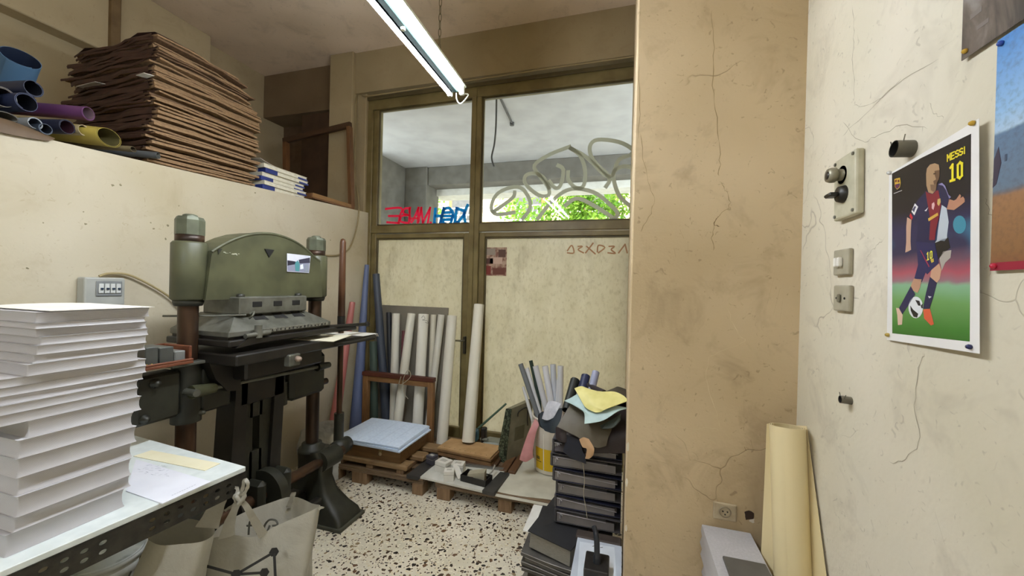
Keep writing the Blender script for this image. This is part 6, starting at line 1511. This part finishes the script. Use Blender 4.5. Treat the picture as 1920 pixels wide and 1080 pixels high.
wall_strokes(ps, [B_(l) for l in glyphs('10', 404, 250, 450, 232, 58)], .0026, 'e0d94a', 'printed_number', e)
poly(ps, B_([(435, 245), (462, 235), (466, 262), (445, 272)]), 'c9b04a', 'printed_badge', e)
def pin(parent, u, v, c, off=0):
    p = PX(u, v, off + .001)
    MB().lathe([(0, -.007), (.003, -.0065), (.0048, -.003), (.0045, 0), (0, 0)], p, 14, 'x').build('push_pin', mat('pin_' + c, c, c, .25, metal=.3), parent)
for u, v, c in ((1670, 324, 'd8d8d8'), (1836, 230, 'c9a23c'), (1667, 628, 'b59a4a'), (1831, 651, '2a2e5c')): pin(ps, u, v, c)

bp = thing('beach_poster', 'colour print of a sandy beach and blue sky at the right edge', 'poster', (XR, .74, 1.545))
yA, yB, z0_, z1_ = .893, .60, 1.548, 1.955
a = N('beach_print'); v = a.coord(); sp = a.add('ShaderNodeSeparateXYZ'); a.link(v, sp.inputs[0])
mr = a.add('ShaderNodeMapRange'); mr.inputs[1].default_value = .0; mr.inputs[2].default_value = .41; a.link(sp.outputs[2], mr.inputs[0])
ad = a.add('ShaderNodeMath', operation='MULTIPLY_ADD'); a.link(a.noise(v, 25, 5), ad.inputs[0]); ad.inputs[1].default_value = .02; a.link(mr.outputs[0], ad.inputs[2])
cc = a.ramp(ad.outputs[0], [(0, '7a4a34'), (.10, '8a6442'), (.33, '9a7250'), (.345, '6f6a70'), (.36, '66788c'), (.60, '5f7a98'), (.612, 'a9c4dc'), (.7, '8fb8e0'), (1, '4f8cd0')])
cc = a.mix(a.ramp(a.noise(v, 110, 4), [(.45, 0.0), (.75, .35)]), cc, '4a3a34'); a.link(cc, a.b.inputs['Base Color']); a.b.inputs['Roughness'].default_value = .3
MB().box(XR - .0075, XR - .006, yB, yA, z0_, z1_).build('print', a.m, bp)
MB().box(XR - .0079, XR - .0076, yB, yA, z0_, z0_ + .014).build('printed_red_edge', mat('ink_9a2038', '9a2038', '8a1c32', .4), bp)
MB().prism([(XR - .0079, .892, 1.745), (XR - .0079, .884, 1.765), (XR - .0079, .878, 1.735), (XR - .0079, .886, 1.70), (XR - .0079, .893, 1.695)], (.0002, 0, 0)).build('printed_bather', mat('ink_3c3448', '3c3448', '332c3c', .4), bp)
MB().box(XR - .0079, XR - .0076, .868, .872, 1.735, 1.747).build('printed_swimmer', mat('ink_3c4a60', '3c4a60', '3c4a60', .4), bp)
def pin2(parent, y, z, c): MB().lathe([(0, -.014), (.003, -.0135), (.0048, -.010), (.0045, -.0075), (0, -.0075)], (XR, y, z), 14, 'x').build('push_pin', mat('pin_' + c, c, c, .25), parent)
pin2(bp, .884, 1.945, '2a4a9c'); pin2(bp, .884, 1.556, 'c02a44')
sp_ = thing('street_poster', 'dark street scene print at the upper right corner', 'poster', (XR, .83, 1.958))
a = N('street_print'); v = a.coord((1, 1, .4)); c_ = a.ramp(a.noise(v, 14, 5, .6, .5), [(.3, '2c2824'), (.45, '4a4440'), (.55, '6a6058'), (.68, '8d8884')]); a.link(c_, a.b.inputs['Base Color']); a.b.inputs['Roughness'].default_value = .3
MB().box(XR - .0085, XR - .007, .67, .968, 1.962, 2.38).build('print', a.m, sp_)
for q in ((.95, .925, 2.03, 2.04), (.935, .91, 2.00, 2.008), (.89, .86, 2.06, 2.3), (.84, .80, 2.02, 2.2)):
    MB().box(XR - .0089, XR - .0086, q[1], q[0], q[2], q[3]).build('printed_shape', mat('ink_8a8480', '8a8480', '77706c', .4) if q[3] - q[2] < .02 else mat('ink_4a3634', '4a3634', '3c2c2a', .4), sp_)
MB().lathe([(0, -.015), (.003, -.0145), (.0048, -.011), (.0045, -.0085), (0, -.0085)], (XR, .957, 1.975), 14, 'x').build('push_pin', mat('pin_c9a23c', 'c9a23c', 'c9a23c', .25), sp_)

# print taped to the whitewashed door panel
pd = thing('door_print', 'small reddish brown photo print taped to the whitewashed glass', 'photo', (-1.165, 3.34, 1.588))
MB().box(-1.285, -1.04, 3.337, 3.339, 1.59, 1.85).build('print', mat('print_brown', '7a5244', 'b49a86', .5, 22, .4, .6), pd)
for (x0, x1, za, zb_, c) in ((-1.27, -1.19, 1.60, 1.68, '7a2c24'), (-1.17, -1.05, 1.60, 1.66, '6a3a2c'), (-1.20, -1.08, 1.70, 1.76, 'c4a898'), (-1.28, -1.15, 1.78, 1.84, '94887c'), (-1.12, -1.05, 1.76, 1.83, '5a3c30'), (-1.25, -1.17, 1.70, 1.75, '4a2a22')):
    MB().box(x0, x1, 3.3362, 3.3368, za, zb_).build('printed_shape', mat('ink_' + c, c, c, .5), pd)
# white plastic bag crumpled behind the press
rim = [Vector(p) for p in ((-2.34, 2.35, .36), (-2.2, 2.32, .40), (-2.08, 2.36, .37), (-2.05, 2.46, .35), (-2.16, 2.52, .40), (-2.3, 2.5, .38))]
bot = [Vector((p.x * 1.0, p.y, .004)) for p in rim]
b3 = thing('plastic_sack', 'crumpled clear plastic sack behind the press foot', 'bag', (-2.2, 2.42, 0))
mbb, _, _ = bag_body(rim, bot, 8, .02, seed=21)
mbb.build('body', mat('clear_sack', 'd2d2cc', 'b9b9b4', .2, 9, bump=.6, bscale=14, bdist=.03), b3)

for o in bpy.data.objects:
    if '_o' in o: del o['_o']
